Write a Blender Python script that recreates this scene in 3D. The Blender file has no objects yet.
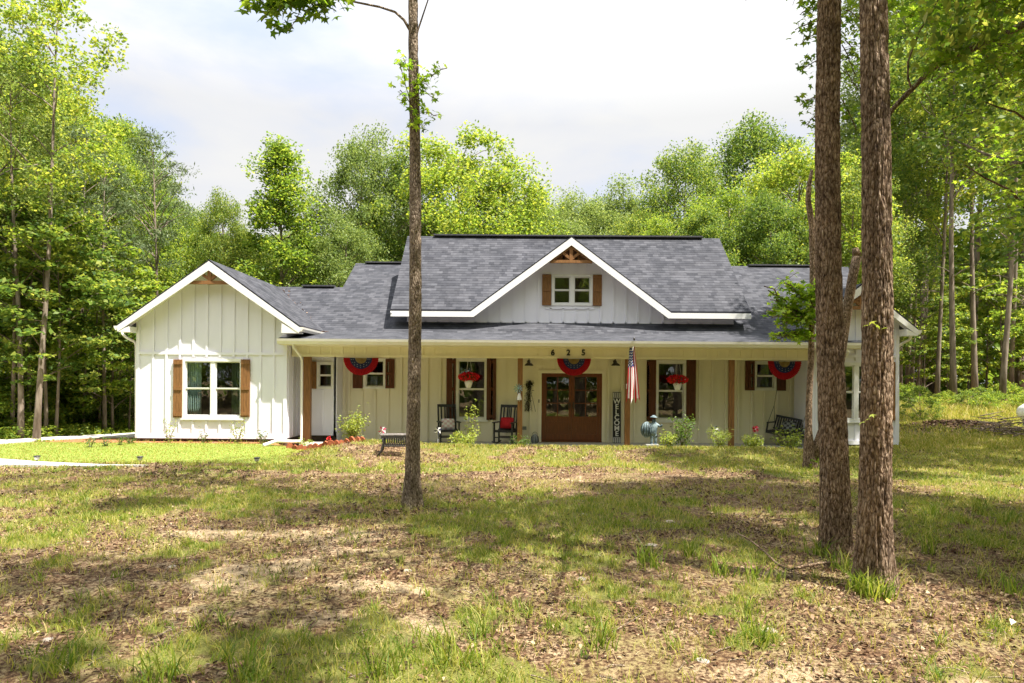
import bpy, math, random
import numpy as np
from math import radians as R, sin, cos, pi, sqrt
from mathutils import Vector, Matrix, noise as mnoise

random.seed(7)
RNG = np.random.default_rng(11)
scene = bpy.context.scene
col = scene.collection
F = 1024*24/36.0
HC = 1.88            # camera height
HZ = 380.0           # horizon row
ROLL = 0.0075

def unroll(px, py):
    dx, dy = px-512, py-HZ
    return dx + ROLL*dy, -(dy - ROLL*dx)   # right, up in unrolled pixels
def P(px, py, d):
    u, v = unroll(px, py)
    return (u*d/F, d, HC+v*d/F)
def X(px, d, py=380): return P(px, py, d)[0]
def Z(px, py, d): return P(px, py, d)[2]

# ------------------------------------------------------------------ noise
def _hash(ix, iy, seed):
    h = (ix.astype(np.int64)*374761393 + iy.astype(np.int64)*668265263 + seed*1442695041) & 0xffffffff
    h = ((h ^ (h >> 13))*1274126177) & 0xffffffff
    return ((h ^ (h >> 16)) & 0xffff)/65535.0
def vnoise(x, y, seed=0):
    x = np.asarray(x, float); y = np.asarray(y, float)
    ix, iy = np.floor(x), np.floor(y); fx, fy = x-ix, y-iy
    fx = fx*fx*(3-2*fx); fy = fy*fy*(3-2*fy)
    ix = ix.astype(np.int64); iy = iy.astype(np.int64)
    a, b = _hash(ix, iy, seed), _hash(ix+1, iy, seed)
    c, d = _hash(ix, iy+1, seed), _hash(ix+1, iy+1, seed)
    return a+(b-a)*fx+(c-a)*fy+(a-b-c+d)*fx*fy
def fbm(x, y, seed=0, o=4):
    s, a, t = 0, .5, 0
    for i in range(o):
        s = s+a*vnoise(np.asarray(x)*2**i+i*17.3, np.asarray(y)*2**i-i*9.1, seed+i); t += a; a *= .5
    return s/t
def sstep(a, b, x):
    t = np.clip((np.asarray(x, float)-a)/(b-a), 0, 1); return t*t*(3-2*t)

# ------------------------------------------------------------------ terrain
def ground(x, y):
    x = np.asarray(x, float); y = np.asarray(y, float)
    z = np.zeros_like(x+y)
    z = z + .17*np.exp(-((y-17.4)/1.0)**2)*sstep(-5.4, -3.8, x)*(1-sstep(6.5, 9, x))      # low bank in front of the porch
    z = z + .16*np.exp(-((x+3.6)/1.5)**2-((y-16.6)/1.5)**2)
    z = z + .10*sstep(-5.6, -7, x)*sstep(15, 18, y)*(1-sstep(19, 23, y))
    z = z + .10*sstep(8, 10, x)*sstep(15, 18, y)
    z = z + .75*sstep(22, 37, y)*sstep(9, 14, x)
    z = z + .42*np.exp(-((x-15.7)/2.4)**2-((y-24)/1.5)**2)
    z = z - .08*(1-sstep(4, 9, y))
    z = z + .06*(fbm(x*.45, y*.45, 3, 3)-.5)*(1-.8*sstep(14, 17, y)*(1-sstep(21, 24, y)))
    z = z + .035*(fbm(x*2.2, y*2.2, 5, 3)-.5)*(1-.8*sstep(14, 17, y)*(1-sstep(21, 24, y)))
    porch = sstep(-6.6, -6.0, x)*(1-sstep(8.9, 9.4, x))*sstep(18.6, 19.1, y)*(1-sstep(21, 27, y))
    z = z*(1-porch) - .14*porch
    return z
def gz(x, y): return float(ground(x, y))

def gp(px, py, h=.03):
    # ground point under a pixel
    u, v = unroll(px, py); d = HC*F/(-v)
    for _ in range(6): d = (HC-gz(u*d/F, d)-h)*F/(-v)
    return (u*d/F, d, gz(u*d/F, d)+h)

# ------------------------------------------------------------------ material helpers
def mat(name, base=(.5,.5,.5), rough=.6, spec=.3):
    m = bpy.data.materials.new(name); m.use_nodes = True
    b = m.node_tree.nodes['Principled BSDF']
    b.inputs['Base Color'].default_value = (*base, 1)
    b.inputs['Roughness'].default_value = rough
    b.inputs['Specular IOR Level'].default_value = spec
    return m
def N(m, t, **kw):
    n = m.node_tree.nodes.new(t)
    for k, v in kw.items():
        if k.startswith('i_'):
            n.inputs[k[2:].replace('_', ' ')].default_value = v
        else: setattr(n, k, v)
    return n
def L(m, a, b): m.node_tree.links.new(a, b)
def BS(m): return m.node_tree.nodes['Principled BSDF']
def ramp(m, fac, stops):
    r = N(m, 'ShaderNodeValToRGB'); L(m, fac, r.inputs[0])
    e = r.color_ramp.elements
    while len(e) < len(stops): e.new(.5)
    for el, (p, c) in zip(e, stops): el.position = p; el.color = (*c, 1)
    return r.outputs[0]
def noise_fac(m, scale, detail=4, rough=.6, stretch=None, coord='Object'):
    tc = N(m, 'ShaderNodeTexCoord'); mp = N(m, 'ShaderNodeMapping')
    L(m, tc.outputs[coord], mp.inputs[0])
    if stretch: mp.inputs['Scale'].default_value = stretch
    n = N(m, 'ShaderNodeTexNoise'); n.inputs['Scale'].default_value = scale
    n.inputs['Detail'].default_value = detail; n.inputs['Roughness'].default_value = rough
    L(m, mp.outputs[0], n.inputs[0]); return n.outputs[0], mp.outputs[0]
def bump(m, h, strength=.3, dist=.02):
    b = N(m, 'ShaderNodeBump'); b.inputs['Strength'].default_value = strength
    b.inputs['Distance'].default_value = dist
    L(m, h, b.inputs['Height']); L(m, b.outputs[0], BS(m).inputs['Normal'])
def noisy(name, c1, c2, scale=8, rough=.6, stretch=None, bs=0, bd=.01, lo=.35, hi=.65, spec=.3, detail=4):
    m = mat(name, c1, rough, spec)
    f, _ = noise_fac(m, scale, detail, .6, stretch)
    L(m, ramp(m, f, [(lo, c1), (hi, c2)]), BS(m).inputs['Base Color'])
    if bs: bump(m, f, bs, bd)
    return m
def leafmat(name, stops, trans=.45, rough=.5, hue_obj=.25, spec=.25):
    m = bpy.data.materials.new(name); m.use_nodes = True
    nt = m.node_tree; b = BS(m)
    g = N(m, 'ShaderNodeNewGeometry'); oi = N(m, 'ShaderNodeObjectInfo')
    mx = N(m, 'ShaderNodeMath', operation='MULTIPLY_ADD')
    L(m, oi.outputs['Random'], mx.inputs[0]); mx.inputs[1].default_value = hue_obj
    ml = N(m, 'ShaderNodeMath', operation='MULTIPLY'); L(m, g.outputs['Random Per Island'], ml.inputs[0]); ml.inputs[1].default_value = 1-hue_obj
    L(m, ml.outputs[0], mx.inputs[2])
    c = ramp(m, mx.outputs[0], stops)
    L(m, c, b.inputs['Base Color'])
    b.inputs['Roughness'].default_value = rough; b.inputs['Specular IOR Level'].default_value = spec
    t = N(m, 'ShaderNodeBsdfTranslucent')
    hs = N(m, 'ShaderNodeHueSaturation'); hs.inputs['Value'].default_value = 2.1; hs.inputs['Hue'].default_value = .483; hs.inputs['Saturation'].default_value = 1.05
    L(m, c, hs.inputs['Color']); L(m, hs.outputs[0], t.inputs[0])
    ms = N(m, 'ShaderNodeMixShader'); ms.inputs[0].default_value = trans
    L(m, b.outputs[0], ms.inputs[1]); L(m, t.outputs[0], ms.inputs[2])
    L(m, ms.outputs[0], nt.nodes['Material Output'].inputs[0])
    return m

# ------------------------------------------------------------------ object helpers
def tag(o, label=None, cat=None, group=None, kind=None):
    if label: o['label'] = label
    if cat: o['category'] = cat
    if group: o['group'] = group
    if kind: o['kind'] = kind
    return o
def empty(name, loc=(0,0,0), rz=0, label=None, cat=None, group=None):
    o = bpy.data.objects.new(name, None); col.objects.link(o)
    o.location = loc; o.rotation_euler = (0, 0, rz); o.empty_display_size = .2
    return tag(o, label, cat, group)
def copy_tree(o, parent=None):
    c = o.copy(); col.objects.link(c); c.parent = parent
    for ch in o.children: copy_tree(ch, c)
    return c
def link(name, me, m, parent=None, loc=None):
    o = bpy.data.objects.new(name, me); col.objects.link(o)
    if m is not None:
        ms = m if isinstance(m, (list, tuple)) else [m]
        me.materials.clear()
        for q in ms: me.materials.append(q)
    if parent is not None: o.parent = parent
    if loc is not None: o.location = loc
    return o
def arr_mesh(name, verts, faces, smooth=False):
    """faces (n,k) array, all with k corners"""
    me = bpy.data.meshes.new(name)
    verts = np.asarray(verts, np.float32); faces = np.asarray(faces, np.int32)
    nf, k = faces.shape
    me.vertices.add(len(verts)); me.vertices.foreach_set('co', verts.ravel())
    me.loops.add(nf*k); me.loops.foreach_set('vertex_index', faces.ravel())
    me.polygons.add(nf); me.polygons.foreach_set('loop_start', np.arange(nf, dtype=np.int32)*k)
    me.update(calc_edges=True)
    if smooth: me.polygons.foreach_set('use_smooth', np.ones(nf, bool))
    return me

class MB:
    def __init__(s): s.v = []; s.f = []; s.uv = []; s.mi = []; s.sm = []
    def face(s, pts, uv=None, mi=0, smooth=False):
        i = len(s.v); s.v += [tuple(p) for p in pts]; s.f.append(tuple(range(i, i+len(pts))))
        s.uv.append(uv or [(0, 0)]*len(pts)); s.mi.append(mi); s.sm.append(smooth); return s
    def box(s, x0, x1, y0, y1, z0, z1, M=None, mi=0):
        c = [(x0,y0,z0),(x1,y0,z0),(x1,y1,z0),(x0,y1,z0),(x0,y0,z1),(x1,y0,z1),(x1,y1,z1),(x0,y1,z1)]
        if M is not None: c = [tuple(M @ Vector(p)) for p in c]
        i = len(s.v); s.v += c
        for f in ((0,3,2,1),(4,5,6,7),(0,1,5,4),(1,2,6,5),(2,3,7,6),(3,0,4,7)):
            s.f.append(tuple(i+k for k in f)); s.uv.append([(0,0)]*4); s.mi.append(mi); s.sm.append(False)
        return s
    def bar(s, a, b, w, h, up=(0,0,1), mi=0):
        """box beam from a to b, w across, h along up"""
        a, b = Vector(a), Vector(b); d = (b-a); ln = d.length; d.normalize()
        x = d.cross(Vector(up)); 
        if x.length < 1e-5: x = Vector((1,0,0))
        x.normalize(); z = x.cross(d)
        M = Matrix((( x.x, d.x, z.x, a.x),(x.y, d.y, z.y, a.y),(x.z, d.z, z.z, a.z),(0,0,0,1)))
        return s.box(-w/2, w/2, 0, ln, -h/2, h/2, M, mi)
    def tube(s, pts, rad, n=8, mi=0, caps=True, smooth=True):
        pts = [Vector(p) for p in pts]
        if not isinstance(rad, (list, tuple, np.ndarray)): rad = [rad]*len(pts)
        i0 = len(s.v); ref = None
        for k, p in enumerate(pts):
            d = (pts[min(k+1, len(pts)-1)]-pts[max(k-1, 0)])
            if d.length < 1e-9: d = Vector((0,0,1))
            d.normalize()
            if ref is None: ref = Vector((1,0,0)) if abs(d.x) < .9 else Vector((0,1,0))
            x = (ref-d*ref.dot(d)).normalized(); y = d.cross(x); ref = x
            for j in range(n):
                t = 2*pi*j/n; s.v.append(tuple(p+(x*cos(t)+y*sin(t))*rad[k]))
        for k in range(len(pts)-1):
            for j in range(n):
                a = i0+k*n+j; b = i0+k*n+(j+1) % n
                s.f.append((a, b, b+n, a+n)); s.uv.append([(0,0)]*4); s.mi.append(mi); s.sm.append(smooth)
        if caps:
            s.f.append(tuple(i0+j for j in range(n))[::-1]); s.uv.append([(0,0)]*n); s.mi.append(mi); s.sm.append(False)
            e = i0+(len(pts)-1)*n
            s.f.append(tuple(e+j for j in range(n))); s.uv.append([(0,0)]*n); s.mi.append(mi); s.sm.append(False)
        return s
    def lathe(s, c, prof, n=16, mi=0):
        """prof: (r, z) list"""
        return s.tube([(c[0], c[1], c[2]+z) for r, z in prof], [max(r, 1e-4) for r, z in prof], n, mi)
    def ball(s, c, r, n=10, mi=0, sq=(1,1,1)):
        i0 = len(s.v); m = n//2
        for k in range(m+1):
            ph = pi*k/m
            for j in range(n):
                t = 2*pi*j/n
                s.v.append((c[0]+r*sq[0]*sin(ph)*cos(t), c[1]+r*sq[1]*sin(ph)*sin(t), c[2]+r*sq[2]*cos(ph)))
        for k in range(m):
            for j in range(n):
                a = i0+k*n+j; b = i0+k*n+(j+1) % n
                s.f.append((a, a+n, b+n, b)); s.uv.append([(0,0)]*4); s.mi.append(mi); s.sm.append(True)
        return s
    def prism(s, pts, y0, y1, mi=0):
        """polygon of (x,z) extruded from y0 (front) to y1"""
        n = len(pts)
        s.face([(x, y0, z) for x, z in pts], mi=mi); s.face([(x, y1, z) for x, z in pts][::-1], mi=mi)
        for i in range(n):
            (xa, za), (xb, zb) = pts[i], pts[(i+1) % n]
            s.face([(xa, y0, za), (xa, y1, za), (xb, y1, zb), (xb, y0, zb)], mi=mi)
        return s
    def build(s, name, m, parent=None, loc=None, fix=True):
        me = bpy.data.meshes.new(name); me.from_pydata(s.v, [], s.f)
        uv = me.uv_layers.new(name='UVMap')
        flat = [c for f in s.uv for p in f for c in p]
        uv.data.foreach_set('uv', flat)
        me.polygons.foreach_set('material_index', s.mi); me.polygons.foreach_set('use_smooth', s.sm)
        me.update()
        if fix and len(s.f) < 20000:
            import bmesh
            bm = bmesh.new(); bm.from_mesh(me); bmesh.ops.recalc_face_normals(bm, faces=bm.faces); bm.to_mesh(me); bm.free()
        o = link(name, me, m, parent, loc)
        if any(s.mi): me.polygons.foreach_set('material_index', s.mi)
        return o

# ------------------------------------------------------------------ materials
M = {}
M['white'] = noisy('white_paint', (.83,.82,.89), (.79,.78,.85), 3, .55, (1,1,.3))
M['cream'] = noisy('cream_paint', (.84,.78,.61), (.79,.73,.57), 3, .55, (1,1,.3))
M['trim'] = noisy('white_trim', (.82,.81,.78), (.78,.77,.74), 5, .45)
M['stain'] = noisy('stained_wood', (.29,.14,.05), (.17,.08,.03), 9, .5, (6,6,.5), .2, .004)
M['stain_shaded'] = noisy('shaded_stained_wood', (.13,.042,.018), (.08,.025,.012), 9, .5, (6,6,.5), .2, .004)  # same stained wood, with the porch shade put into its colour
M['door'] = noisy('mahogany', (.19,.050,.015), (.10,.026,.009), 7, .35, (6,6,.5), .15, .004, spec=.5)
M['black'] = noisy('black_paint', (.016,.016,.018), (.03,.03,.033), 12, .45)
M['iron'] = noisy('dark_metal', (.02,.02,.022), (.045,.04,.035), 20, .4, spec=.5)
M['concrete'] = noisy('concrete', (.50,.48,.44), (.38,.36,.33), 5, .85, None, .2, .003)
M['found'] = noisy('foundation', (.10,.07,.05), (.05,.035,.03), 10, .9)
M['room'] = mat('interior', (.16,.15,.14), .9)
M['curtain'] = noisy('curtain', (.55,.68,.62), (.38,.50,.46), 4, .9, (14,1,.3))
M['gutter'] = noisy('gutter_metal', (.82,.79,.72), (.76,.73,.66), 3, .35, spec=.5)

def shingles():
    m = mat('shingles', (.1,.1,.11), .92, .15)
    uv = N(m, 'ShaderNodeUVMap', uv_map='UVMap')
    br = N(m, 'ShaderNodeTexBrick', offset=.37, squash=1.0)
    br.inputs['Scale'].default_value = 1; br.inputs['Brick Width'].default_value = .19
    br.inputs['Row Height'].default_value = .145; br.inputs['Mortar Size'].default_value = .0
    br.inputs['Color1'].default_value = (.045,.047,.054,1); br.inputs['Color2'].default_value = (.085,.087,.096,1)
    br.inputs['Mortar'].default_value = (.04,.04,.045,1); br.inputs['Bias'].default_value = -.1
    L(m, uv.outputs[0], br.inputs[0])
    # second layer: laminated tabs of odd widths
    b2 = N(m, 'ShaderNodeTexBrick', offset=.61)
    b2.inputs['Scale'].default_value = 1; b2.inputs['Brick Width'].default_value = .31
    b2.inputs['Row Height'].default_value = .145; b2.inputs['Mortar Size'].default_value = .0
    b2.inputs['Color1'].default_value = (.86,.86,.86,1); b2.inputs['Color2'].default_value = (1.12,1.12,1.12,1); b2.inputs['Mortar'].default_value = (.5,.5,.5,1)
    L(m, uv.outputs[0], b2.inputs[0])
    n = N(m, 'ShaderNodeTexNoise'); n.inputs['Scale'].default_value = 1.1; n.inputs['Detail'].default_value = 5
    L(m, uv.outputs[0], n.inputs[0])
    r = ramp(m, n.outputs[0], [(.3, (.82,.82,.84)), (.7, (1.12,1.1,1.1))])
    mx = N(m, 'ShaderNodeMix', data_type='RGBA', blend_type='MULTIPLY'); mx.inputs[0].default_value = 1
    L(m, br.outputs[0], mx.inputs[6]); L(m, b2.outputs[0], mx.inputs[7])
    m2 = N(m, 'ShaderNodeMix', data_type='RGBA', blend_type='MULTIPLY'); m2.inputs[0].default_value = 1
    L(m, mx.outputs[2], m2.inputs[6]); L(m, r, m2.inputs[7])
    sx = N(m, 'ShaderNodeSeparateXYZ'); L(m, uv.outputs[0], sx.inputs[0])
    dv = N(m, 'ShaderNodeMath', operation='DIVIDE'); L(m, sx.outputs[1], dv.inputs[0]); dv.inputs[1].default_value = .145
    fr = N(m, 'ShaderNodeMath', operation='FRACT'); L(m, dv.outputs[0], fr.inputs[0])
    nn = N(m, 'ShaderNodeTexNoise'); nn.inputs['Scale'].default_value = 7; nn.inputs['Detail'].default_value = 3; L(m, uv.outputs[0], nn.inputs[0])
    th = N(m, 'ShaderNodeMath', operation='MULTIPLY_ADD'); L(m, nn.outputs[0], th.inputs[0]); th.inputs[1].default_value = .55; th.inputs[2].default_value = -.10
    lt = N(m, 'ShaderNodeMath', operation='LESS_THAN'); L(m, fr.outputs[0], lt.inputs[0]); L(m, th.outputs[0], lt.inputs[1])
    m3 = N(m, 'ShaderNodeMix', data_type='RGBA', blend_type='MULTIPLY'); L(m, lt.outputs[0], m3.inputs[0]); L(m, m2.outputs[2], m3.inputs[6]); m3.inputs[7].default_value = (.50,.50,.53,1)  # course shadow line, painted as dark dashes along each row's lower edge
    L(m, m3.outputs[2], BS(m).inputs['Base Color'])
    bump(m, fr.outputs[0], .5, .012)
    return m
M['roof'] = shingles()
M['ridge'] = noisy('ridge_vent', (.05,.05,.056), (.085,.085,.09), 12, .9)

def glassmat():
    m = bpy.data.materials.new('window_glass'); m.use_nodes = True; nt = m.node_tree
    nt.nodes.remove(BS(m))
    tr = N(m, 'ShaderNodeBsdfTransparent'); tr.inputs[0].default_value = (.72,.78,.76,1)
    gl = N(m, 'ShaderNodeBsdfGlossy'); gl.inputs['Roughness'].default_value = .015; gl.inputs[0].default_value = (.9,.95,.93,1)
    fr = N(m, 'ShaderNodeFresnel'); fr.inputs[0].default_value = 1.8
    ad = N(m, 'ShaderNodeMath', operation='ADD'); ad.inputs[1].default_value = .07; L(m, fr.outputs[0], ad.inputs[0])
    n = N(m, 'ShaderNodeTexNoise'); n.inputs['Scale'].default_value = 1.6
    bp = N(m, 'ShaderNodeBump'); bp.inputs['Strength'].default_value = .05; bp.inputs['Distance'].default_value = .05
    L(m, n.outputs[0], bp.inputs['Height']); L(m, bp.outputs[0], gl.inputs['Normal'])
    ms = N(m, 'ShaderNodeMixShader'); L(m, ad.outputs[0], ms.inputs[0]); L(m, tr.outputs[0], ms.inputs[1]); L(m, gl.outputs[0], ms.inputs[2])
    L(m, ms.outputs[0], nt.nodes['Material Output'].inputs[0]); return m
M['glass'] = glassmat()
# ================================================================== HOUSE
house = empty('farmhouse', (0, 20, 0), 0, 'white board and batten farmhouse with dark shingle roof and long front porch', 'house')
house.location = (0,0,0)
LW, LY = (X(136.5,19), X(287,19)), 19.0           # left wing front wall
CY = 20.8                                          # cream wall
RWY = 19.3
RX0, RX1 = X(816,RWY), X(898.6,RWY)
DY = 21.85
REC = 20.1

def hole(px0, py0, px1, py1, d):
    a = P(px0, (py0+py1)/2, d); b = P(px1, (py0+py1)/2, d); m = (px0+px1)/2
    return (a[0], b[0], Z(m, py1, d), Z(m, py0, d))

def wall_mesh(mb, x0, x1, z0, top, y, holes=(), breaks=(), depth=.13):
    xs = sorted(set([x0, x1]+[h[i] for h in holes for i in (0, 1)]+list(breaks)))
    for a, b in zip(xs[:-1], xs[1:]):
        mid = (a+b)/2
        hs = sorted([h for h in holes if h[0]-1e-6 <= a and h[1]+1e-6 >= b], key=lambda h: h[2])
        z = z0
        for h in hs:
            if h[2] > z: mb.face([(a,y,z),(b,y,z),(b,y,h[2]),(a,y,h[2])])
            z = h[3]
        mb.face([(a,y,z),(b,y,z),(b,y,top(b)),(a,y,top(a))])
    for h in holes:
        a, b, c, d = h
        mb.face([(a,y,c),(b,y,c),(b,y+depth,c),(a,y+depth,c)]); mb.face([(a,y,d),(b,y,d),(b,y+depth,d),(a,y+depth,d)])
        mb.face([(a,y,c),(a,y,d),(a,y+depth,d),(a,y+depth,c)]); mb.face([(b,y,c),(b,y,d),(b,y+depth,d),(b,y+depth,c)])
TB = .03
def battens(mb, xs, z0, top, y, holes=(), w=.058, t=TB, pad=.10):
    for x in xs:
        spans = [(z0, top(x)-.01)]
        for h in holes:
            if h[0]-pad < x < h[1]+pad:
                ns = []
                for a, b in spans:
                    if h[2]-pad > a: ns.append((a, min(b, h[2]-pad)))
                    if h[3]+pad < b: ns.append((max(a, h[3]+pad), b))
                spans = ns
        for a, b in spans:
            if b-a > .04: mb.box(x-w/2, x+w/2, y-t, y-.001, a, b)

TB = .03
def window(h, y, double=False, curtains=False, sill=True, trim=.085, m=None, rail=.5):
    m = m or M['trim']
    x0, x1, z0, z1 = h
    f = MB(); t = trim
    f.box(x0-t, x0, y-.034, y+.02, z0-t, z1+t); f.box(x1, x1+t, y-.034, y+.02, z0-t, z1+t)
    f.box(x0, x1, y-.034, y+.02, z1, z1+t); f.box(x0, x1, y-.034, y+.02, z0-t, z0)
    if sill: f.box(x0-t-.02, x1+t+.02, y-.06, y-.036, z0-t-.03, z0-t+.012)
    fr = f.build('window', m, house)
    cells = [(x0, x1)]
    if double:
        c = (x0+x1)/2; cells = [(x0, c-.065), (c+.065, x1)]
        mm = MB(); mm.box(c-.064, c+.064, y-.018, y+.05, z0+.001, z1-.001); mm.build('mullion', m, fr)
    zr = z0+(z1-z0)*rail
    for a, b in cells:
        for k, (za, zb) in enumerate(((z0+.001, zr), (zr, z1-.001))):
            yy = y+(.03 if k == 0 else .012)
            s = MB(); w = .028
            s.box(a+.001, a+w, yy, yy+.03, za, zb); s.box(b-w, b-.001, yy, yy+.03, za, zb)
            s.box(a+w, b-w, yy, yy+.03, za, za+w); s.box(a+w, b-w, yy, yy+.03, zb-w, zb)
            s.build('sash', m, fr)
            g = MB(); g.face([(a+w, yy+.015, za+w), (b-w, yy+.015, za+w), (b-w, yy+.015, zb-w), (a+w, yy+.015, zb-w)])
            g.build('glass_pane', M['glass'], fr)
    if curtains:
        for (a, b) in ((x0-.05, x0+(x1-x0)*.22), (x1-(x1-x0)*.22, x1+.05)):
            c = MB(); n = 26
            for i in range(n):
                xa, xb = a+(b-a)*i/n, a+(b-a)*(i+1)/n
                ya, yb = y+.22+.03*sin(i*1.5), y+.22+.03*sin((i+1)*1.5)
                c.face([(xa,ya,z0-.2),(xb,yb,z0-.2),(xb,yb,z1+.05),(xa,ya,z1+.05)], smooth=True)
            c.build('curtain', M['curtain'], fr)
    return fr
def shutter(px0, px1, py0, py1, d, m, y=None):
    x0, x1, z0, z1 = hole(px0, py0, px1, py1, d)
    y = y or d; s = MB(); n = 3; w = (x1-x0)/n
    for i in range(n): s.box(x0+i*w+.003, x0+(i+1)*w-.003, y-.05, y-.026, z0, z1)
    for f in (.055, .5, .945):
        zc = z0+(z1-z0)*f; s.box(x0+.01, x1-.01, y-.072, y-.051, zc-.045, zc+.045)
    s.box(x0+.01, x1-.01, y-.025, y-.002, z0+.02, z1-.02)
    return s.build('shutter', m, house)

# --- left wing
LXC = (X(208.3,18.6)); LZR = Z(208, 259.5, 18.6); LHW = 2.47; LZE = 3.33
lsl = (LZR-LZE)/LHW
ltop = lambda x: LZR-.10-lsl*abs(x-LXC)
h_lw = hole(185.5, 361.5, 240.5, 415.8, 19)
zb_lw = .20
mb = MB(); wall_mesh(mb, LW[0], LW[1], zb_lw, ltop, LY, [h_lw], [LXC])
mb.face([(LW[1],LY,zb_lw),(LW[1],REC,zb_lw),(LW[1],REC,ltop(LW[1])),(LW[1],LY,ltop(LW[1]))])
mb.face([(LW[0],LY,zb_lw),(LW[0],27,zb_lw),(LW[0],27,ltop(LW[0])),(LW[0],LY,ltop(LW[0]))])
zband = Z(210, 353.3, 19)
bxs = [LW[0]+.10+.372*i for i in range(1, 11)]
battens(mb, [x for x in bxs if x < LW[1]-.12], zb_lw+.09, ltop, LY, [h_lw], pad=.13)
for x in (LW[0]+.045, LW[1]-.045): mb.box(x-.047, x+.047, LY-.028, LY-.001, zb_lw, ltop(x)-.02)
mb.box(LW[0]-.0, LW[1], LY-.032, LY-.001, zband-.04, zband+.04)
mb.box(LW[0], LW[1], LY-.034, LY-.002, zb_lw-.01, zb_lw+.10)
for i in range(3):
    yy = LY+.12+.37*i; mb.box(LW[1]+.001, LW[1]+.023, yy-.028, yy+.028, zb_lw+.05, 2.75)
mb.build('wall', M['white'], house)
window(h_lw, LY, True, True)
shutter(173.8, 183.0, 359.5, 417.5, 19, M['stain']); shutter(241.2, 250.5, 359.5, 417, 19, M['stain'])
# recess wall
h_rc = hole(319, 363.9, 333.0, 386.7, REC)
RXE = X(337, REC); RX_top = lambda x: 2.9
mb = MB(); h_rcw = (h_rc[0], min(h_rc[1], RXE-.16), h_rc[2], h_rc[3])
wall_mesh(mb, LW[1], RXE, .22, RX_top, REC, [h_rcw])
battens(mb, [LW[1]+.30+.38*i for i in range(3)], .3, RX_top, REC, [h_rcw])
mb.box(LW[1], RXE, REC-.03, REC-.001, .21, .32)
mb.box(RXE-.09, RXE+.002, REC-.03, REC-.002, .21, 2.9)
mb.face([(RXE,REC,.0),(RXE,CY,.0),(RXE,CY,2.9),(RXE,REC,2.9)])
mb.build('wall', M['white'], house)
window(h_rcw, REC, trim=.06, sill=False)
shutter(309.5, 317, 361.5, 388.7, REC, M['stain'])
MB().box(LW[0]+.03, LW[1]-.03, LY+.03, 27, -.4, zb_lw).box(LW[1]-.03, RXE-.03, REC+.04, REC+.3, -.3, .22).build('foundation', M['found'], house)
# --- cream wall
h_w1 = hole(458.3, 360.7, 485, 417.7, CY); h_w3 = hole(658, 363, 683.6, 418.8, CY)
h_s1 = hole(366, 360.6, 383.8, 386.5, CY); h_s2 = hole(756.4, 363.6, 773.8, 388.2, CY)
h_dr = hole(541.4, 373.4, 601.9, 440, CY); h_dr = (h_dr[0], h_dr[1], .0, h_dr[3])
holes = [h_w1, h_w3, h_s1, h_s2, h_dr]
mb = MB(); ctop = lambda x: 2.8
wall_mesh(mb, RXE, RX0+.03, -.0, ctop, CY, holes)
battens(mb, [RXE+.2+.395*i for i in range(36)], 0, ctop, CY, holes, pad=.12, t=.05)
mb.box(RXE+.001, RXE+.09, CY-.03, CY-.001, 0, 2.8)
mb.build('wall', M['cream'], house)
for h in (h_w1, h_w3): window(h, CY)
for h in (h_s1, h_s2): window(h, CY, trim=.07, sill=False)
for a, b, c, d in ((446.4,456,358.5,419.8),(486.6,496.2,358.5,419.8),(646.3,655.8,360,421),(685.8,695.5,360,421),
                   (353,363,359,388.3),(385.6,394.8,359,388.3),(744.7,754.3,361,390.3),(776.3,785.5,361,390.6)):
    shutter(a, b, c, d, CY, M['stain_shaded'])
# --- front door
x0, x1, z0, z1 = h_dr
f = MB(); t = .10
f.box(x0-t, x0+.0, CY-.035, CY+.03, 0.005, z1+t); f.box(x1, x1+t, CY-.035, CY+.03, 0.005, z1+t); f.box(x0, x1, CY-.035, CY+.03, z1, z1+t)
f.build('door_frame', M['cream'], house)
f = MB(); f.box(x0, x0+.07, CY+.0, CY+.10, .03, z1); f.box(x1-.07, x1, CY+.0, CY+.10, .03, z1); f.box(x0+.07, x1-.07, CY+.0, CY+.10, z1-.05, z1)
f.box(x0, x1, CY-.03, CY+.12, .004, .03)
f.build('door_frame', M['door'], house)
cx = (x0+x1)/2
for a, b, hs in ((x0+.07, cx-.003, 1), (cx+.003, x1-.07, -1)):
    d = MB(); za, zb = .04, z1-.052; st = .085; y = CY+.03
    gz0, gz1 = Z(571, 416.5, CY), z1-.19
    d.box(a, a+st, y, y+.045, za, zb); d.box(b-st, b, y, y+.045, za, zb)
    d.box(a+st, b-st, y, y+.045, zb-.055, zb); d.box(a+st, b-st, y, y+.045, gz0-.12, gz0); d.box(a+st, b-st, y, y+.045, za, za+.2)
    d.box(a+st, b-st, y+.018, y+.03, za+.2, gz0-.12)
    d.box(a+st+.05, b-st-.05, y+.004, y+.018, za+.25, gz0-.17)
    zt = zb-.055; d.box((a+b)/2-.013, (a+b)/2+.013, y+.003, y+.042, gz0, zt)
    for k in (1, 2): zz = gz0+(zt-gz0)*k/3; d.box(a+st, b-st, y+.006, y+.04, zz-.013, zz+.013)
    do = d.build('door', M['door'], house)
    g = MB(); g.face([(a+st,y+.022,gz0),(b-st,y+.022,gz0),(b-st,y+.022,zt),(a+st,y+.022,zt)]); g.build('glass_pane', M['glass'], do)
    k = MB(); hx = (b-.05) if hs > 0 else (a+.05)
    k.box(hx-.018, hx+.018, y-.012, y, 1.02, 1.22); k.bar((hx, y-.045, 1.05), (hx, y-.045, 1.19), .02, .02); k.bar((hx, y-.05, 1.07),(hx, y, 1.07), .014, .014)
    k.build('handle', M['iron'], do)
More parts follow.
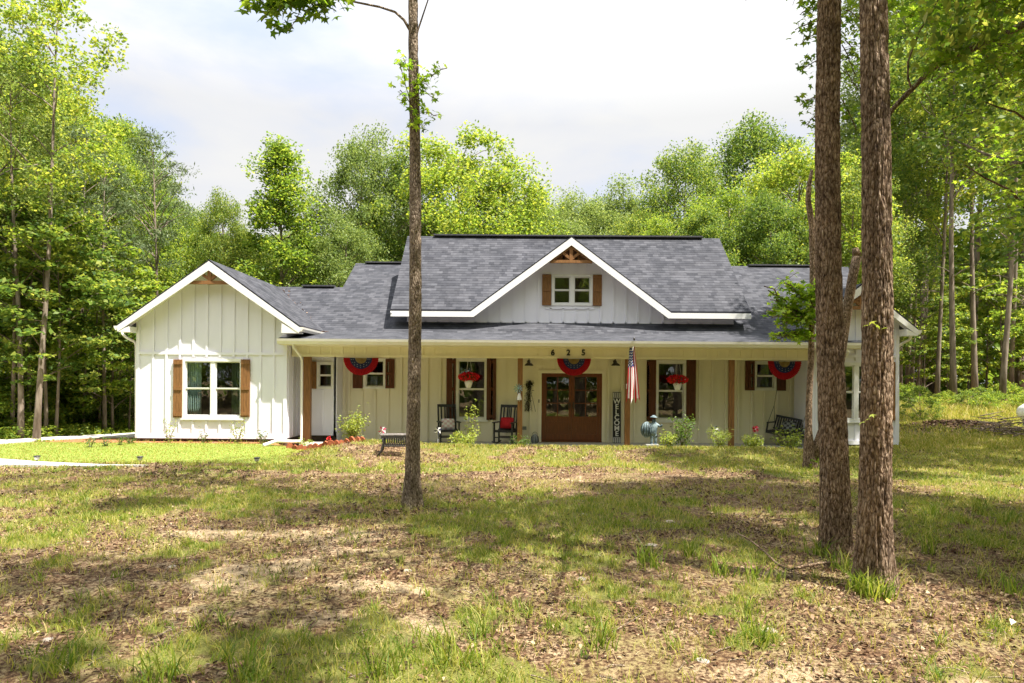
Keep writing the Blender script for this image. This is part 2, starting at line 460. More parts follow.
# --- dormer (big cross gable) wall
DXC = X(571.5,21.3,236); DZR = Z(571.5, 236, 21.3); DZE = 4.06; DHW = 100.3*21.3/F; dsl = (DZR-DZE)/DHW
BX0, BX1 = X(390.5,21.3,312), X(751,21.3,313)
DW0, DW1 = X(407,DY,320), X(733.5,DY,322)
dtop = lambda x: max(DZR-.12-dsl*abs(x-DXC), DZE-.06)
h_dw = hole(554, 276.9, 590.2, 303.3, DY)
zb_d = 3.66
mb = MB(); kx = (DZR-.12-(DZE-.06))/dsl
wall_mesh(mb, DW0, DW1, zb_d, dtop, DY, [h_dw], [DXC, DXC-kx, DXC+kx])
battens(mb, [DXC+.40*(i-11)-.2 for i in range(24) if DW0+.1 < DXC+.40*(i-11)-.2 < DW1-.1], zb_d, dtop, DY, [h_dw], pad=.16)
mb.box(DW0, DW1, DY-.03, DY-.002, zb_d, zb_d+.09)
zs = Z(571, 307.8, DY); mb.box(DXC-.78, DXC+.78, DY-.03, DY-.002, zs-.05, zs)
for x, sg in ((DW0, 1), (DW1, 1)): mb.face([(x,DY,3.3),(x,27.5,3.3),(x,24.6,6.85),(x,DY,4.2)])
mb.build('wall', M['white'], house)
window(h_dw, DY, True, False, sill=False, trim=.075)
shutter(542.0, 551.3, 274.5, 305.5, DY, M['stain']); shutter(592.6, 601.8, 274.8, 306, DY, M['stain'])
# --- right wing
RXC = X(862,18.9,283); RZR = Z(862,283.2,18.9); RHW = 1.56; RZE = 3.40; rsl = (RZR-RZE)/RHW
rtop = lambda x: max(RZR-.10-rsl*abs(x-RXC), 3.3) if x > RXC-RHW+.1 else 2.95
h_rw = hole(828, 365.5, 884, 419, RWY)
mb = MB(); zb_r = .14
wall_mesh(mb, RX0, RX1, zb_r, lambda x: RZR-.10-rsl*abs(x-RXC) if x > RXC-1.25 else RZR-.10-rsl*1.25, RWY, [h_rw], [RXC, RXC-1.25, RX1-.01])
battens(mb, [RX1-.09-.372*i for i in range(1, 7)], zb_r+.09, lambda x: RZR-.12-rsl*min(abs(x-RXC),1.25), RWY, [h_rw], pad=.13)
mb.box(RX1-.10, RX1, RWY-.028, RWY-.001, zb_r, 3.4); mb.box(RX0, RX1, RWY-.032, RWY-.002, zb_r-.01, zb_r+.1)
zb2 = Z(850, 356, RWY); mb.box(RX0, RX1-.1, RWY-.031, RWY-.002, zb2-.04, zb2+.04)
mb.face([(RX1,RWY,zb_r),(RX1,23,zb_r),(RX1,23,3.5),(RX1,RWY,3.5)])
mb.face([(RX0,RWY,0),(RX0,CY,0),(RX0,CY,2.9),(RX0,RWY,2.9)])
mb.face([(RX1,20.5,0),(12.6,27.5,0),(12.6,27.5,5.4),(RX1,22.2,3.85),(RX1,20.5,2.9)])
mb.build('wall', M['white'], house)
window(h_rw, RWY, True, True)
shutter(885.3, 894.3, 362, 420.5, RWY, M['stain']); shutter(817.5, 826, 363, 421, RWY, M['stain'])
# --- rear and side walls, closed rooms
mb = MB()
mb.box(LW[0], 12.6, 30.0, 30.15, 0, 3.3); mb.box(LW[0], LW[0]+.1, 26.9, 30, 0, 3.3); mb.box(12.5, 12.62, 27.5, 30, 0, 3.4)
mb.face([(-5.85,22,3.3),(-5.85,30,3.3),(-5.85,26.15,6.15)])
mb.build('wall', M['white'], house)
rm = MB()
def room(x0, x1, y0, y1, z0, z1):
    rm.face([(x0,y1,z0),(x1,y1,z0),(x1,y1,z1),(x0,y1,z1)]); rm.face([(x0,y0,z0),(x0,y1,z0),(x0,y1,z1),(x0,y0,z1)])
    rm.face([(x1,y0,z0),(x1,y1,z0),(x1,y1,z1),(x1,y0,z1)]); rm.face([(x0,y0,z0),(x1,y0,z0),(x1,y1,z0),(x0,y1,z0)]); rm.face([(x0,y0,z1),(x1,y0,z1),(x1,y1,z1),(x0,y1,z1)])
room(LW[0]+.02, LW[1]-.02, LY+.1, 23, .25, 2.9); room(LW[1]+.01, RXE-.02, REC+.1, 23, .25, 2.8)
room(RXE+.02, RX0, CY+.12, 26, -.02, 2.79); room(RX0+.02, RX1-.02, RWY+.1, 23, .2, 2.9); room(DXC-1.0, DXC+1.0, DY+.12, DY+.75, 4.05, 5.35)
rm.build('interior', M['room'], house)
# --- porch
MB().box(LW[1]+.35, RX0+.0, 19.2, CY+.1, -.22, 0).build('porch_floor', M['concrete'], house)
GX0, GX1 = X(277,18.6,343), X(872,18.6,343)
MB().box(LW[1]+.01, RX0-.01, 19.5, CY, 2.72, 2.78).box(GX0+.03, GX1-.03, 18.72, 18.98, 2.80, 2.84).box(LW[1]+.01, RX0-.01, 18.98, 19.5, 2.80, 2.84).build('porch_ceiling', M['cream'], house)
def ptube(a, b): return a
mb = MB(); bz0, bz1 = Z(512, 358.2, 19.35), 2.85
mb.box(LW[1]+.02, RX0-.02, 19.35, 19.5, bz0, bz1)
nb = 46
for i in range(nb):
    x = LW[1]+.15+i*(RX0-LW[1]-.3)/(nb-1); mb.box(x-.028, x+.028, 19.33, 19.349, bz0+.07, bz1)
mb.box(LW[1]+.02, RX0-.02, 19.325, 19.349, bz0, bz0+.07)
mb.build('porch_beam', M['cream'], house)
for px, w in ((307.2,.20),(411.5,.145),(520,.145),(627.3,.145),(731.3,.145),(833,.145)):
    x = X(px, 19.42, 400); c = MB()
    c.box(x-w/2, x+w/2, 19.36, 19.36+w*.8, -.16, bz0-.002)
    c.build('porch_column', M['stain'], house)
# gutters
def gutter(a, b, name='gutter', s=.13):
    """K-style gutter: profile swept from a to b (horizontal), front face towards n"""
    a, b = Vector(a), Vector(b); d = (b-a).normalized(); n = Vector((d.y, -d.x, 0))
    prof = [(0,0), (.07,0), (.085,.03), (.11,.07), (.12,.125), (.105,.125), (.09,.08), (.06,.02), (.012,.02), (.012,.125), (0,.125)]
    pa = [a+n*u*s/.13+Vector((0,0,v*s/.13)) for u, v in prof]; pb = [b+n*u*s/.13+Vector((0,0,v*s/.13)) for u, v in prof]
    g = MB(); k = len(prof)
    for i in range(k): g.face([pa[i], pb[i], pb[(i+1) % k], pa[(i+1) % k]])
    for pp in (pa, pb): g.face(pp[:3]+[pp[3], pp[4], pp[-1]])
    return g.build(name, M['gutter'], house)
gutter((GX0, 18.72, 2.815), (GX1, 18.72, 2.815), s=.155)
MB().box(GX0+.01, GX1-.01, 18.724, 18.75, 2.80, 2.97).build('fascia', M['trim'], house)
def spout(pts, name='downspout', w=.06, parent=None):
    return MB().tube(pts, w*.55, 8, smooth=False).build(name, M['gutter'], house)
dx = X(300.5,19.0,400)
spout([(X(293,18.7,346),18.72,2.82),(X(293.5,18.75,349),18.75,2.74),(dx-.03,19.05,2.5),(dx,19.1,2.38),(dx,19.1,.05)])
spout([(X(300,19,440),19.08,.12),(X(290,18.6,437),18.8,.14),P(276,441,18.4),P(263,445.5,18.0)], w=.085)
spout([(X(846,18.7,348),18.72,2.82),(X(849,18.7,350),18.7,2.72),(X(848,18.8,355),18.9,2.62),(X(843,19.2,360),19.2,2.5),(X(841,19.2,360),19.22,.2)])
spout([P(911,332,19.2),P(911.5,335,19.2),P(909,340,19.25),P(899.5,345,19.3),P(897.8,348,19.33),P(897.8,442,19.33)], w=.065)
spout([P(121,330,19.2),P(122.5,334,19.2),P(127,338,19.2),P(135,342,19.15),P(136.2,346,19.1),P(136.2,438,19.1)], w=.065)

# --- roofs
def roof_slab(mb, pts, th=.05):
    v = [Vector(p) for p in pts]
    n = (v[1]-v[0]).cross(v[2]-v[0]).normalized()
    if n.z < 0: n = -n
    hdir = Vector((0,0,1)).cross(n).normalized(); sdir = n.cross(hdir)
    uv = [(p.dot(hdir), p.dot(sdir)) for p in v]
    mb.face(v, uv)
    low = [p-Vector((0,0,th)) for p in v]
    mb.face(low[::-1], uv[::-1])
    for i in range(len(v)):
        j = (i+1) % len(v); mb.face([v[i], v[j], low[j], low[i]])
def roof(name, *polys, th=.05):
    mb = MB()
    for p in polys: roof_slab(mb, p, th)
    return mb.build(name, M['roof'], house)
OV = .42
yf = LY-.42
roof('wing_roof', [(LXC, yf, LZR), (LXC+LHW, yf, LZE), (LXC+LHW, 24.2, LZE), (LXC, 24.2, LZR)],
     [(LXC, yf, LZR), (LXC-LHW, yf, LZE), (LXC-LHW, 27.3, LZE), (LXC, 27.3, LZR)])
yr = RWY-.4
roof('wing_roof', [(RXC, yr, RZR), (RXC+RHW, yr, RZE), (RXC+RHW, 24, RZE), (RXC, 24, RZR)],
     [(RXC, yr, RZR), (RXC-RHW, yr, RZE), (RXC-RHW, 24, RZE), (RXC, 24, RZR)])
BR, BZ = 21.2, 3.34
ZA = lambda y: BZ+.6*(y-BR)
YL, YM = 24.17, 26.15
roof('porch_roof', [(GX0,18.6,2.965),(GX1,18.6,2.965),(GX1+.9,BR+.02,BZ+.005),(GX0-.3,BR+.02,BZ+.005)], th=.04)
A = lambda x, y: (x, y, ZA(y))
roof('main_roof', [A(LXC-.1,BR), A(RX1+.02,BR), A(12.85,YM), A(-6.01,YM), A(-6.01,YL), A(LXC-.1,YL)],
     [A(-6.01,YM), A(12.85,YM), (12.85,31,ZA(YM)-.6*4.85), (-6.01,31,ZA(YM)-.6*4.85)],
     [(LXC-.1,YL,ZA(YL)), (-6.01,YL,ZA(YL)), (-6.01,30.4,ZA(YL)-.45*6.2), (LXC-2.4,30.4,ZA(YL)-.45*6.2)])
# tall block: front eave at y=21.3, ridge at y=24.6
EY, RY_ = 21.3, 24.62; RZ2 = Z(571,237.3,RY_); EZ = DZE
ssl = (RZ2-EZ)/(RY_-EY)
yv = EY+(DZR-EZ)/ssl
GXL, GXR = DXC-DHW, DXC+DHW
S = lambda x, y: (x, y, EZ+ssl*(y-EY))
roof('dormer_roof',
     [S(BX0,EY), S(GXL,EY), S(DXC,yv), S(DXC,RY_), S(BX0,RY_)],
     [S(GXR,EY), S(BX1,EY), S(BX1,RY_), S(DXC,RY_), S(DXC,yv)],
     [(GXL,EY,EZ),(DXC,EY,DZR),(DXC,yv,DZR)], [(GXR,EY,EZ),(DXC,yv,DZR),(DXC,EY,DZR)],
     [(BX0,RY_,RZ2),(BX1,RY_,RZ2),(BX1,28.6,3.6),(BX0,28.6,3.6)])
# ridge vents
def vent(a, b): 
    return MB().bar(a, b, .28, .05).build('ridge_vent', M['ridge'], house)
vent((X(434,RY_,237), RY_, RZ2+.035), (X(702,RY_,238), RY_, RZ2+.035))
vent((X(303,YL,287), YL, ZA(YL)+.03), (X(335,YL,287), YL, ZA(YL)+.03))
vent((X(366,YM,263), YM, ZA(YM)+.03), (X(405,YM,263), YM, ZA(YM)+.03))
vent((X(748,YM,266), YM, ZA(YM)+.03), (X(812,YM,266), YM, ZA(YM)+.03))
# --- rake boards, fascia, soffits and pork-chop returns
def gable_trim(xc, zr, hw, ze, y, wy, wall_l, wall_r, bw=.20, chop=True, arms=(0,0)):
    sl = (zr-ze)/hw; k = sqrt(1+sl*sl)*bw; d0 = .052
    mb = MB()
    for sg in (-1, 1):
        pts = [(xc, zr-d0), (xc+sg*hw, ze-d0), (xc+sg*hw, ze-d0-k*.62), (xc+sg*(hw-.02), ze-d0-k*.62), (xc, zr-d0-k)]
        if arms[0] or arms[1]: pts = [(xc, zr-d0), (xc+sg*hw, ze-d0), (xc+sg*hw, ze-d0-.17), (xc+sg*(hw-(k-.17)/sl), ze-d0-.17), (xc, zr-d0-k)]
        if sg > 0: pts = pts[::-1]
        mb.prism(pts, y-.02 , y+.02)
        if chop:
            wx = wall_l if sg < 0 else wall_r
            zc = ze-d0-k*.62
            zt = zr-d0-k-sl*abs(wx-xc)+.02
            q = [(xc+sg*hw, zc+.02), (xc+sg*(hw-.0), zc-.015), (wx-sg*.02, zc-.015), (wx-sg*.02, zt)]
            mb.prism(q if sg < 0 else q[::-1], y-.012, wy-.04)
    mb.build('rake_board', M['trim'], house)
    sf = MB()
    for sg in (-1, 1):
        a = (xc, zr-d0-.01); b = (xc+sg*hw, ze-d0-.01)
        sf.face([(a[0], y+.021, a[1]-.06), (b[0], y+.021, b[1]-.06), (b[0], wy-.002, b[1]-.06), (a[0], wy-.002, a[1]-.06)])
    sf.build('soffit', M['trim'], house)
gable_trim(LXC, LZR, LHW, LZE, yf, LY, LW[0], LW[1])
gable_trim(RXC, RZR, RHW, RZE, yr, RWY, RXC-1.22, RX1, bw=.18)
gable_trim(DXC, DZR, DHW, DZE, EY, DY, 0, 0, bw=.19, chop=False, arms=(1,1))
for xa, xb, xx, q in ((BX0, GXL, BX0, .03), (GXR, BX1, BX1, -.03)):
    mb = MB(); mb.box(xa, xb, EY-.02, EY+.02, DZE-.222, DZE-.052)
    mb.box(xa-(.1 if q < 0 else 0), xb+(.1 if q > 0 else 0), EY+.0201, DY-.001, DZE-.2, DZE-.18)
    mb.bar((xx+q, EY-.01, EZ-.15), (xx+q, RY_, RZ2-.15), .03, .13)
    mb.build('fascia', M['trim'], house)
# eave gutters of the wings
gutter((LXC+LHW+.0, yf, LZE-.17), (LXC+LHW, 20.75, LZE-.17), s=.12)
gutter((LXC-LHW, 27, LZE-.17), (LXC-LHW, yf, LZE-.17), s=.12)
gutter((RXC+RHW, yr, RZE-.17), (RXC+RHW, 21.5, RZE-.17), s=.12)
# timber gable ornaments
def truss(xc, zr, sl, y, half, zc, m=M['stain'], back=True):
    t = MB(); zt = zc+sl*half
    t.box(xc-half, xc+half, y, y+.09, zc-.09, zc)
    t.box(xc-.05, xc+.05, y+.002, y+.088, zc+.001, zt-.06)
    for sg in (-1, 1):
        t.bar((xc+sg*.03, y+.045, zc+.05), (xc+sg*half*.42, y+.045, zc+sl*half*.50), .07, .08)
        t.bar((xc, y+.045, zt-.07), (xc+sg*(half-.06), y+.045, zc-.0+.0), .08, .07)
    return t.build('gable_truss', m, house)
truss(LXC, LZR, lsl, yf+.03, .60, Z(208,280.5,yf))
truss(DXC, DZR, dsl, EY+.03, .66, Z(571,259.8,EY))
truss(RXC, RZR, rsl, yr+.03, .42, Z(862,306,yr))
mb = MB()
zq = Z(571,261,DY); mb.prism([(DXC-.78, zq), (DXC+.78, zq), (DXC, zq+.78*dsl)], DY-.03, DY-.01)
mb.build('gable_panel', M['stain'], house)
# step up / concrete pad by the left column
pad = MB(); pts = []
ph = .10
prm = [(-5.75,19.2),(-5.7,18.3),(-5.3,17.75),(-4.7,17.6),(-4.2,17.8),(-3.9,18.4),(-3.85,19.2)]
pad.face([(x,y,ph-.0) for x, y in prm])
for i in range(len(prm)):
    a, b = prm[i], prm[(i+1) % len(prm)]; pad.face([(a[0],a[1],-.3),(b[0],b[1],-.3),(b[0],b[1],ph),(a[0],a[1],ph)])
pad.build('porch_step', M['concrete'], house)

# fallen leaves and straw caught in the valley and on the shingles
rv = np.random.default_rng(4); vx0, vy0 = LXC+LHW, 20.6; C = []
for i in range(150):
    q = rv.random()**1.6; yv_ = 20.75+(24.0-20.75)*q; xv_ = LXC+LHW*(1-q)+abs(rv.normal())*.12
    zz_ = (3.34+.6*(yv_-21.2) if yv_ > 21.2 else 2.965+.144*(yv_-18.6))
    C.append((xv_, yv_, zz_+.03))
C_valley = C
# ================================================================== THINGS ON AND AROUND THE PORCH
def text_obj(s, name, size, m, loc, rot=(pi/2,0,0), parent=None, ext=.004, bold=0.0, sx=1):
    cu = bpy.data.curves.new(name, 'FONT'); cu.body = s; cu.size = size; cu.extrude = ext; cu.offset = bold
    cu.align_x = 'CENTER'; cu.align_y = 'CENTER'
    t = bpy.data.objects.new('tmp_text', cu); col.objects.link(t)
    dg = bpy.context.evaluated_depsgraph_get(); me = bpy.data.meshes.new_from_object(t.evaluated_get(dg))
    bpy.data.objects.remove(t)
    o = link(name, me, m, parent, loc); o.rotation_euler = rot; o.scale = (sx, 1, 1); return o
for s, px, w in (('6', 552.8, 'leftmost'), ('2', 568.4, 'middle'), ('5', 583.4, 'rightmost')):
    o = text_obj(s, 'house_number', .225, M['black'], (X(px,19.31,353), 19.318, Z(px,352.8,19.31)), ext=.008, bold=.006)
    tag(o, f'black numeral {s} fixed to the cream porch beam above the doors', 'house number', 'house numbers on the porch beam')

# barn lamps
def barn_lamp(px, label):
    t = empty('wall_lamp', (X(px,CY,365), CY-.03, Z(px,361,CY)), 0, label, 'lamp', 'barn lamps beside the front doors')
    MB().lathe((0,-.22,-.15), [(.13,0),(.135,.01),(.11,.05),(.05,.09),(.035,.13),(.03,.15)], 16).build('lamp_shade', M['iron'], t)
    MB().tube([(0,0,-.02),(0,-.08,.04),(0,-.18,.06),(0,-.22,.0)], .011, 8).build('arm', M['iron'], t)
    MB().tube([(0,.0,-.02),(0,-.02,-.02)], .05, 12).build('mounting_plate', M['iron'], t)
    MB().ball((0,-.22,-.13), .035, 10).build('bulb', M['trim'], t)
barn_lamp(528.8, 'black barn lamp on the wall left of the front doors, above the dried swag')
barn_lamp(614.4, 'black barn lamp on the wall right of the front doors, above the tall sign')

# buntings
M['bred'] = noisy('red_cotton', (.48,.012,.02), (.36,.008,.015), 14, .8)
M['bblue'] = noisy('blue_cotton', (.022,.035,.13), (.03,.05,.17), 14, .8)
M['btan'] = noisy('tan_cotton', (.55,.42,.20), (.45,.32,.13), 10, .8)
M['cwhite'] = noisy('white_cotton', (.75,.73,.70), (.66,.64,.62), 10, .8)
def bunting(px, top, rad_px, label, dark=False, fall=1.0):
    d = 19.27; r = rad_px*d/F
    t = empty('bunting', (X(px,d,top), d, Z(px,top,d)), 0, label, 'bunting', 'pleated fan buntings hung from the porch beam')
    n = 60
    def ring(r0, r1, m, name, yo=0):
        b = MB()
        for i in range(n):
            a0, a1 = pi+pi*i/n, pi+pi*(i+1)/n
            y0, y1 = (.022*(1 if i % 2 else -1)), (.022*(-1 if i % 2 else 1))
            def q(rr, a, y): return (rr*cos(a), y*(.3+rr/r)+yo, rr*sin(a)*fall)
            b.face([q(r0,a0,y0), q(r1,a0,y0), q(r1,a1,y1), q(r0,a1,y1)], smooth=False)
        return b.build(name, m, t)
    ring(r*.64, r, M['bred'], 'red_band'); ring(r*.33, r*.64, M['bblue'], 'star_band'); ring(.01, r*.33, M['btan'], 'centre_band')
    s = MB()
    for k, (rr, c) in enumerate(((.43,7),(.54,9))):
        for i in range(c):
            a = pi+pi*(i+.5)/c; cx_, cz_ = r*rr*cos(a), r*rr*sin(a)*fall; q = .012
            s.face([(cx_+q*(1 if j % 2 == 0 else .45)*cos(j*pi/5+.3), -.055, cz_+q*(1 if j % 2 == 0 else .45)*sin(j*pi/5+.3)) for j in range(10)])
    s.build('star_band_stars', M['cwhite'], t)
    MB().tube([(-r,0,0),(r,0,0)], .008, 6).build('cord', M['cwhite'], t)
bunting(361, 357.8, 17.5, 'red white and blue fan bunting in front of the small left porch window')
bunting(574, 358.6, 17, 'red white and blue fan bunting centred above the double front doors')
bunting(784.6, 361.2, 16.8, 'red white and blue fan bunting above the porch swing', fall=1.1)

# hanging flower baskets
M['redflower'] = leafmat('red_petals', [(0,(.55,.01,.012)),(1,(.75,.04,.03))], .25, hue_obj=0)
M['leafy'] = leafmat('plant_leaves', [(0,(.03,.07,.015)),(.5,(.07,.13,.02)),(1,(.14,.20,.03))], .35)
M['yellowleaf'] = leafmat('yellow_green_leaves', [(0,(.10,.16,.02)),(.5,(.20,.26,.04)),(1,(.36,.38,.08))], .35)
M['pot'] = noisy('white_pot', (.78,.77,.73), (.7,.69,.65), 8, .5)

def quads(C, s, rng, up=.6, asp=.55, fold=.12, n=None):
    """leaf rhombs around centres C with size array s -> verts, faces"""
    k = len(C)
    if n is None:
        n = rng.normal(size=(k,3)); n[:,2] = np.abs(n[:,2])*.8+up; n /= np.linalg.norm(n, axis=1)[:,None]
    t = rng.normal(size=(k,3)); t -= n*(t*n).sum(1)[:,None]; t /= np.linalg.norm(t, axis=1)[:,None]
    b = np.cross(n, t); s = np.broadcast_to(s, (k,))[:,None]
    w = s*asp
    v = np.stack([C-t*s*.5, C+b*w*.5+n*s*fold-t*s*.05, C+t*s*.5, C-b*w*.5+n*s*fold-t*s*.05], 1).reshape(-1,3)
    return v, np.arange(k*4).reshape(k,4)
def leaf_obj(name, C, s, m, parent=None, rng=RNG, **kw):
    v, f = quads(np.asarray(C, float), s, rng, **kw)
    return link(name, arr_mesh(name, v, f), m, parent)
def blob(n, r, rng=RNG, c=(0,0,0), shell=.5):
    p = rng.normal(size=(n,3)); p /= np.linalg.norm(p, axis=1)[:,None]
    p *= (shell+(1-shell)*rng.random(n)[:,None]**.6)
    return p*np.asarray(r)+np.asarray(c)
def basket(px, fy, py_, ly, label, d=19.75):
    x = X(px,d,fy); zf = Z(px,fy,d)
    t = empty('hanging_flower_basket', (x, d, zf), 0, label, 'flower basket', 'hanging baskets of red flowers')
    MB().lathe((0,0,-.32), [(.06,0),(.085,.05),(.11,.13),(.14,.22),(.15,.225),(.13,.21),(.02,.20)], 18).build('pot', M['pot'], t)
    b = MB()
    for k in range(3):
        a = k*2.1; b.tube([(.14*cos(a),.14*sin(a),-.10),(0,0,2.62-zf+.1)], .004, 5)
    b.tube([(0,0,2.62-zf+.1),(0,0,2.72-zf)], .005, 5); b.build('hanger', M['cwhite'], t)
    leaf_obj('leaves', blob(260, (.24,.2,.13), c=(0,0,-.03)), .07, M['leafy'], t)
    leaf_obj('flowers', blob(520, (.31,.24,.14), c=(0,0,.0), shell=.75), .055, M['redflower'], t, asp=.9)
basket(468.6, 377, 385, 0, 'white pot of red flowers hanging before the window left of the doors')
basket(677.5, 379.5, 387, 0, 'white pot of red flowers hanging before the window right of the doors')

# column ornament and swag
t = empty('pinwheel_ornament', (X(518.3,19.3,388), 19.31, Z(518.3,388.5,19.3)), 0, 'teal metal flower ornament on the post left of the doors', 'ornament')
M['teal'] = noisy('teal_metal', (.10,.30,.33), (.30,.45,.45), 14, .4, spec=.5)
b = MB()
for k in range(10):
    a = 2*pi*k/10; q = a+.33
    b.face([(0,0,0),(.10*cos(a),-.02,.10*sin(a)),(.155*cos((a+q)/2),-.05,.155*sin((a+q)/2)),(.08*cos(q),.0,.08*sin(q))])
b.build('petals', M['teal'], t); MB().ball((0,-.03,0), .03, 10).build('hub', M['teal'], t)
MB().tube([(0,0,-.02),(0,0,-.36)], .004, 5).build('stem', M['iron'], t)
t = empty('wind_chime', (X(519.3,19.3,395), 19.29, Z(519,393,19.3)), 0, 'small white bell hanging under the teal flower ornament', 'bell')
MB().lathe((0,0,-.2), [(.075,0),(.07,.03),(.05,.12),(.03,.18),(.01,.2)], 14).build('bell', M['cwhite'], t)
MB().tube([(0,0,0),(0,0,-.25)], .005, 5).build('clapper', M['cwhite'], t)
M['dried'] = leafmat('dried_leaves', [(0,(.02,.018,.014)),(.6,(.05,.05,.03)),(1,(.10,.11,.05))], .1, hue_obj=0)
t = empty('wall_swag', (X(529.3,CY,382), CY-.06, Z(529.3,382,CY)), 0, 'dark dried greenery swag hanging on the wall left of the doors', 'swag')
C = []
for k in range(5):
    dx_ = random.uniform(-.06,.06)
    for i in range(70):
        q = i/70; C.append((dx_*2.2*q**1.5+random.gauss(0,.055*(1-q)**.7+.01), random.gauss(0,.03), .03-q*.92))
leaf_obj('sprigs', C, .065, M['dried'], t, asp=.3)
leaf_obj('bow', blob(90, (.10,.05,.13), c=(0,0,-.08)), .08, M['dried'], t)
b = MB()
for k in range(4): b.tube([(0,0,0),(.05*(k-1.5),-.01,-.4),(.11*(k-1.2),-.01,-.9)], .005, 4)
b.build('stems', M['dried'], t)
# lantern, outlet, thermometer, bell
x = X(534.8,20.4,440)
t = empty('lantern', (x,20.4,0), 0, 'grey ribbed metal lantern on the porch floor left of the doors', 'lantern')
M['grey'] = noisy('grey_metal', (.25,.27,.27), (.14,.15,.15), 10, .45, spec=.5)
MB().lathe((0,0,0), [(.09,0),(.105,.02),(.11,.06),(.112,.12),(.10,.19),(.07,.24),(.03,.27),(.02,.28)], 14).build('body', M['grey'], t)
b = MB(); b.tube([(.07*cos(pi*i/8),0,.26+.07*sin(pi*i/8)) for i in range(9)], .006, 5); 
b.build('handle', M['iron'], t)
b = MB()
for i in range(9): a = 2*pi*i/9; b.tube([(.113*cos(a),.113*sin(a),.03),(.116*cos(a),.116*sin(a),.12),(.103*cos(a),.103*sin(a),.2)], .006, 4)
b.build('cage', M['iron'], t)
o = MB().box(-.06,.06,-.03,0,-.05,.05).box(-.045,.045,-.045,-.03,-.035,.035).build('outlet_box', M['grey'], None, (X(524.4,CY,428), CY-.023, Z(524.4,428,CY)))
tag(o, 'small grey outlet cover low on the wall left of the doors', 'outlet cover')
o = MB().box(-.014,.014,-.02,0,-.05,.05).lathe((0,-.02,0), [(.008,-.01),(.008,.01)], 8).build('doorbell', M['iron'], None, (X(538.9,CY,401), CY-.023, Z(538.9,401,CY)))
tag(o, 'small dark doorbell on the wall beside the left door frame', 'doorbell')

# WELCOME sign
sx0, sx1 = X(612.9,20.6,400), X(620.9,20.6,400); sz = Z(617,392.7,20.66)
t = empty('welcome_sign', ((sx0+sx1)/2, 20.55, .0), 0, 'tall black board with white WELCOME letters leaning right of the doors', 'sign')
t.rotation_euler = (-.045, 0, 0)
w = (sx1-sx0)/2; H = sz+.02
MB().box(-w, w, 0, .025, .005, H).build('board', M['black'], t)
n = 7; top = H-.20; bot = .20; st_ = (top-bot)/n
for i, ch in enumerate('WELCOME'):
    text_obj(ch, 'letter', st_*1.28, M['cwhite'], (0, -.004, top-st_*(i+.5)), parent=t, ext=.003, bold=.004, sx=1.0)
b = MB()
for i in range(4):
    xx = -w+.03+i*(2*w-.06)/3; b.box(xx-.013, xx+.013, -.004, -.0005, .02, .16); b.box(xx-.013, xx+.013, -.004, -.0005, H-.16, H-.02)
b.box(-w+.01, w-.01, -.0035, -.0005, H-.18, H-.17); b.box(-w+.01, w-.01, -.0035, -.0005, .17, .18)
b.build('stripes', M['cwhite'], t)

# flag
M['silver'] = mat('pole_metal', (.75,.75,.72), .35, .5)
fb = (X(627.4,19.3,386), 19.33, Z(627.4,386,19.33)); ft = P(634.2, 339, 18.55)
t = empty('national_flag', fb, 0, 'stars and stripes flag hanging from a pole on the porch post right of the doors', 'flag')
ftl = tuple(a-b for a, b in zip(ft, fb))
MB().tube([(0,-.03,-.04), tuple(.95*v for v in ftl)], .012, 8).build('pole', M['silver'], t)
MB().ball(ftl, .03, 8, sq=(1,1,1.6)).build('finial', M['iron'], t)
MB().box(-.035,.035,-.03,-.002,-.08,.06).tube([(0,-.03,-.05),(ftl[0]*.1,-.03+ftl[1]*.1,-.03+ftl[2]*.1)], .02, 8).build('bracket', M['cwhite'], t)
NU, NV = 39, 60
fv = []
top0 = Vector(ftl)*.93; 
Hf = Z(633,352,18.75)-Z(633,411,18.75)
for j in range(NV+1):
    v = j/NV
    for i in range(NU+1):
        u = i/NU
        a = Vector(ftl)*(.95-.62*u*(1-min(1, v*2.2))**2*1.0)
        # gathers into a narrow hanging fold
        k = min(1, v*2.5); k = k*k*(3-2*k)
        wd = .13+.24*v
        xh = -.045+wd*(u-.35)+.05*v; yh = .035*sin(u*10+v*1.2)*(.35+v)+.02*sin(v*7)
        hang = Vector((ftl[0]*.93+xh-.05*v, ftl[1]*.80+yh, ftl[2]*.93-.06-Hf*v*(1.0-.10*abs(sin(u*9)))))
        p = a*(1-k)*1+hang*k if v < .4 else hang
        fv.append(tuple(hang if v > .02 else hang))
f = MB(); f.v = fv
for j in range(NV):
    for i in range(NU):
        a = j*(NU+1)+i
        stripe = (i*9//NU) % 2
        mi = 2 if (j < NV*.40 and i < NU*7/13*1.25) else (0 if stripe == 0 else 1)
        f.f.append((a, a+1, a+NU+2, a+NU+1)); f.uv.append([(0,0)]*4); f.mi.append(mi); f.sm.append(True)
f.build('flag_cloth', [M['bred'], M['cwhite'], M['bblue']], t, fix=False)
b = MB()
for j in range(3, int(NV*.38), 3):
    for i in range(1, int(NU*.66), 3):
        c = Vector(fv[j*(NU+1)+i]); q = .016
        b.face([(c.x+q*(1 if k % 2 == 0 else .45)*cos(k*pi/5), c.y-.012, c.z+q*(1 if k % 2 == 0 else .45)*sin(k*pi/5)) for k in range(10)])
b.build('stars', M['cwhite'], t)

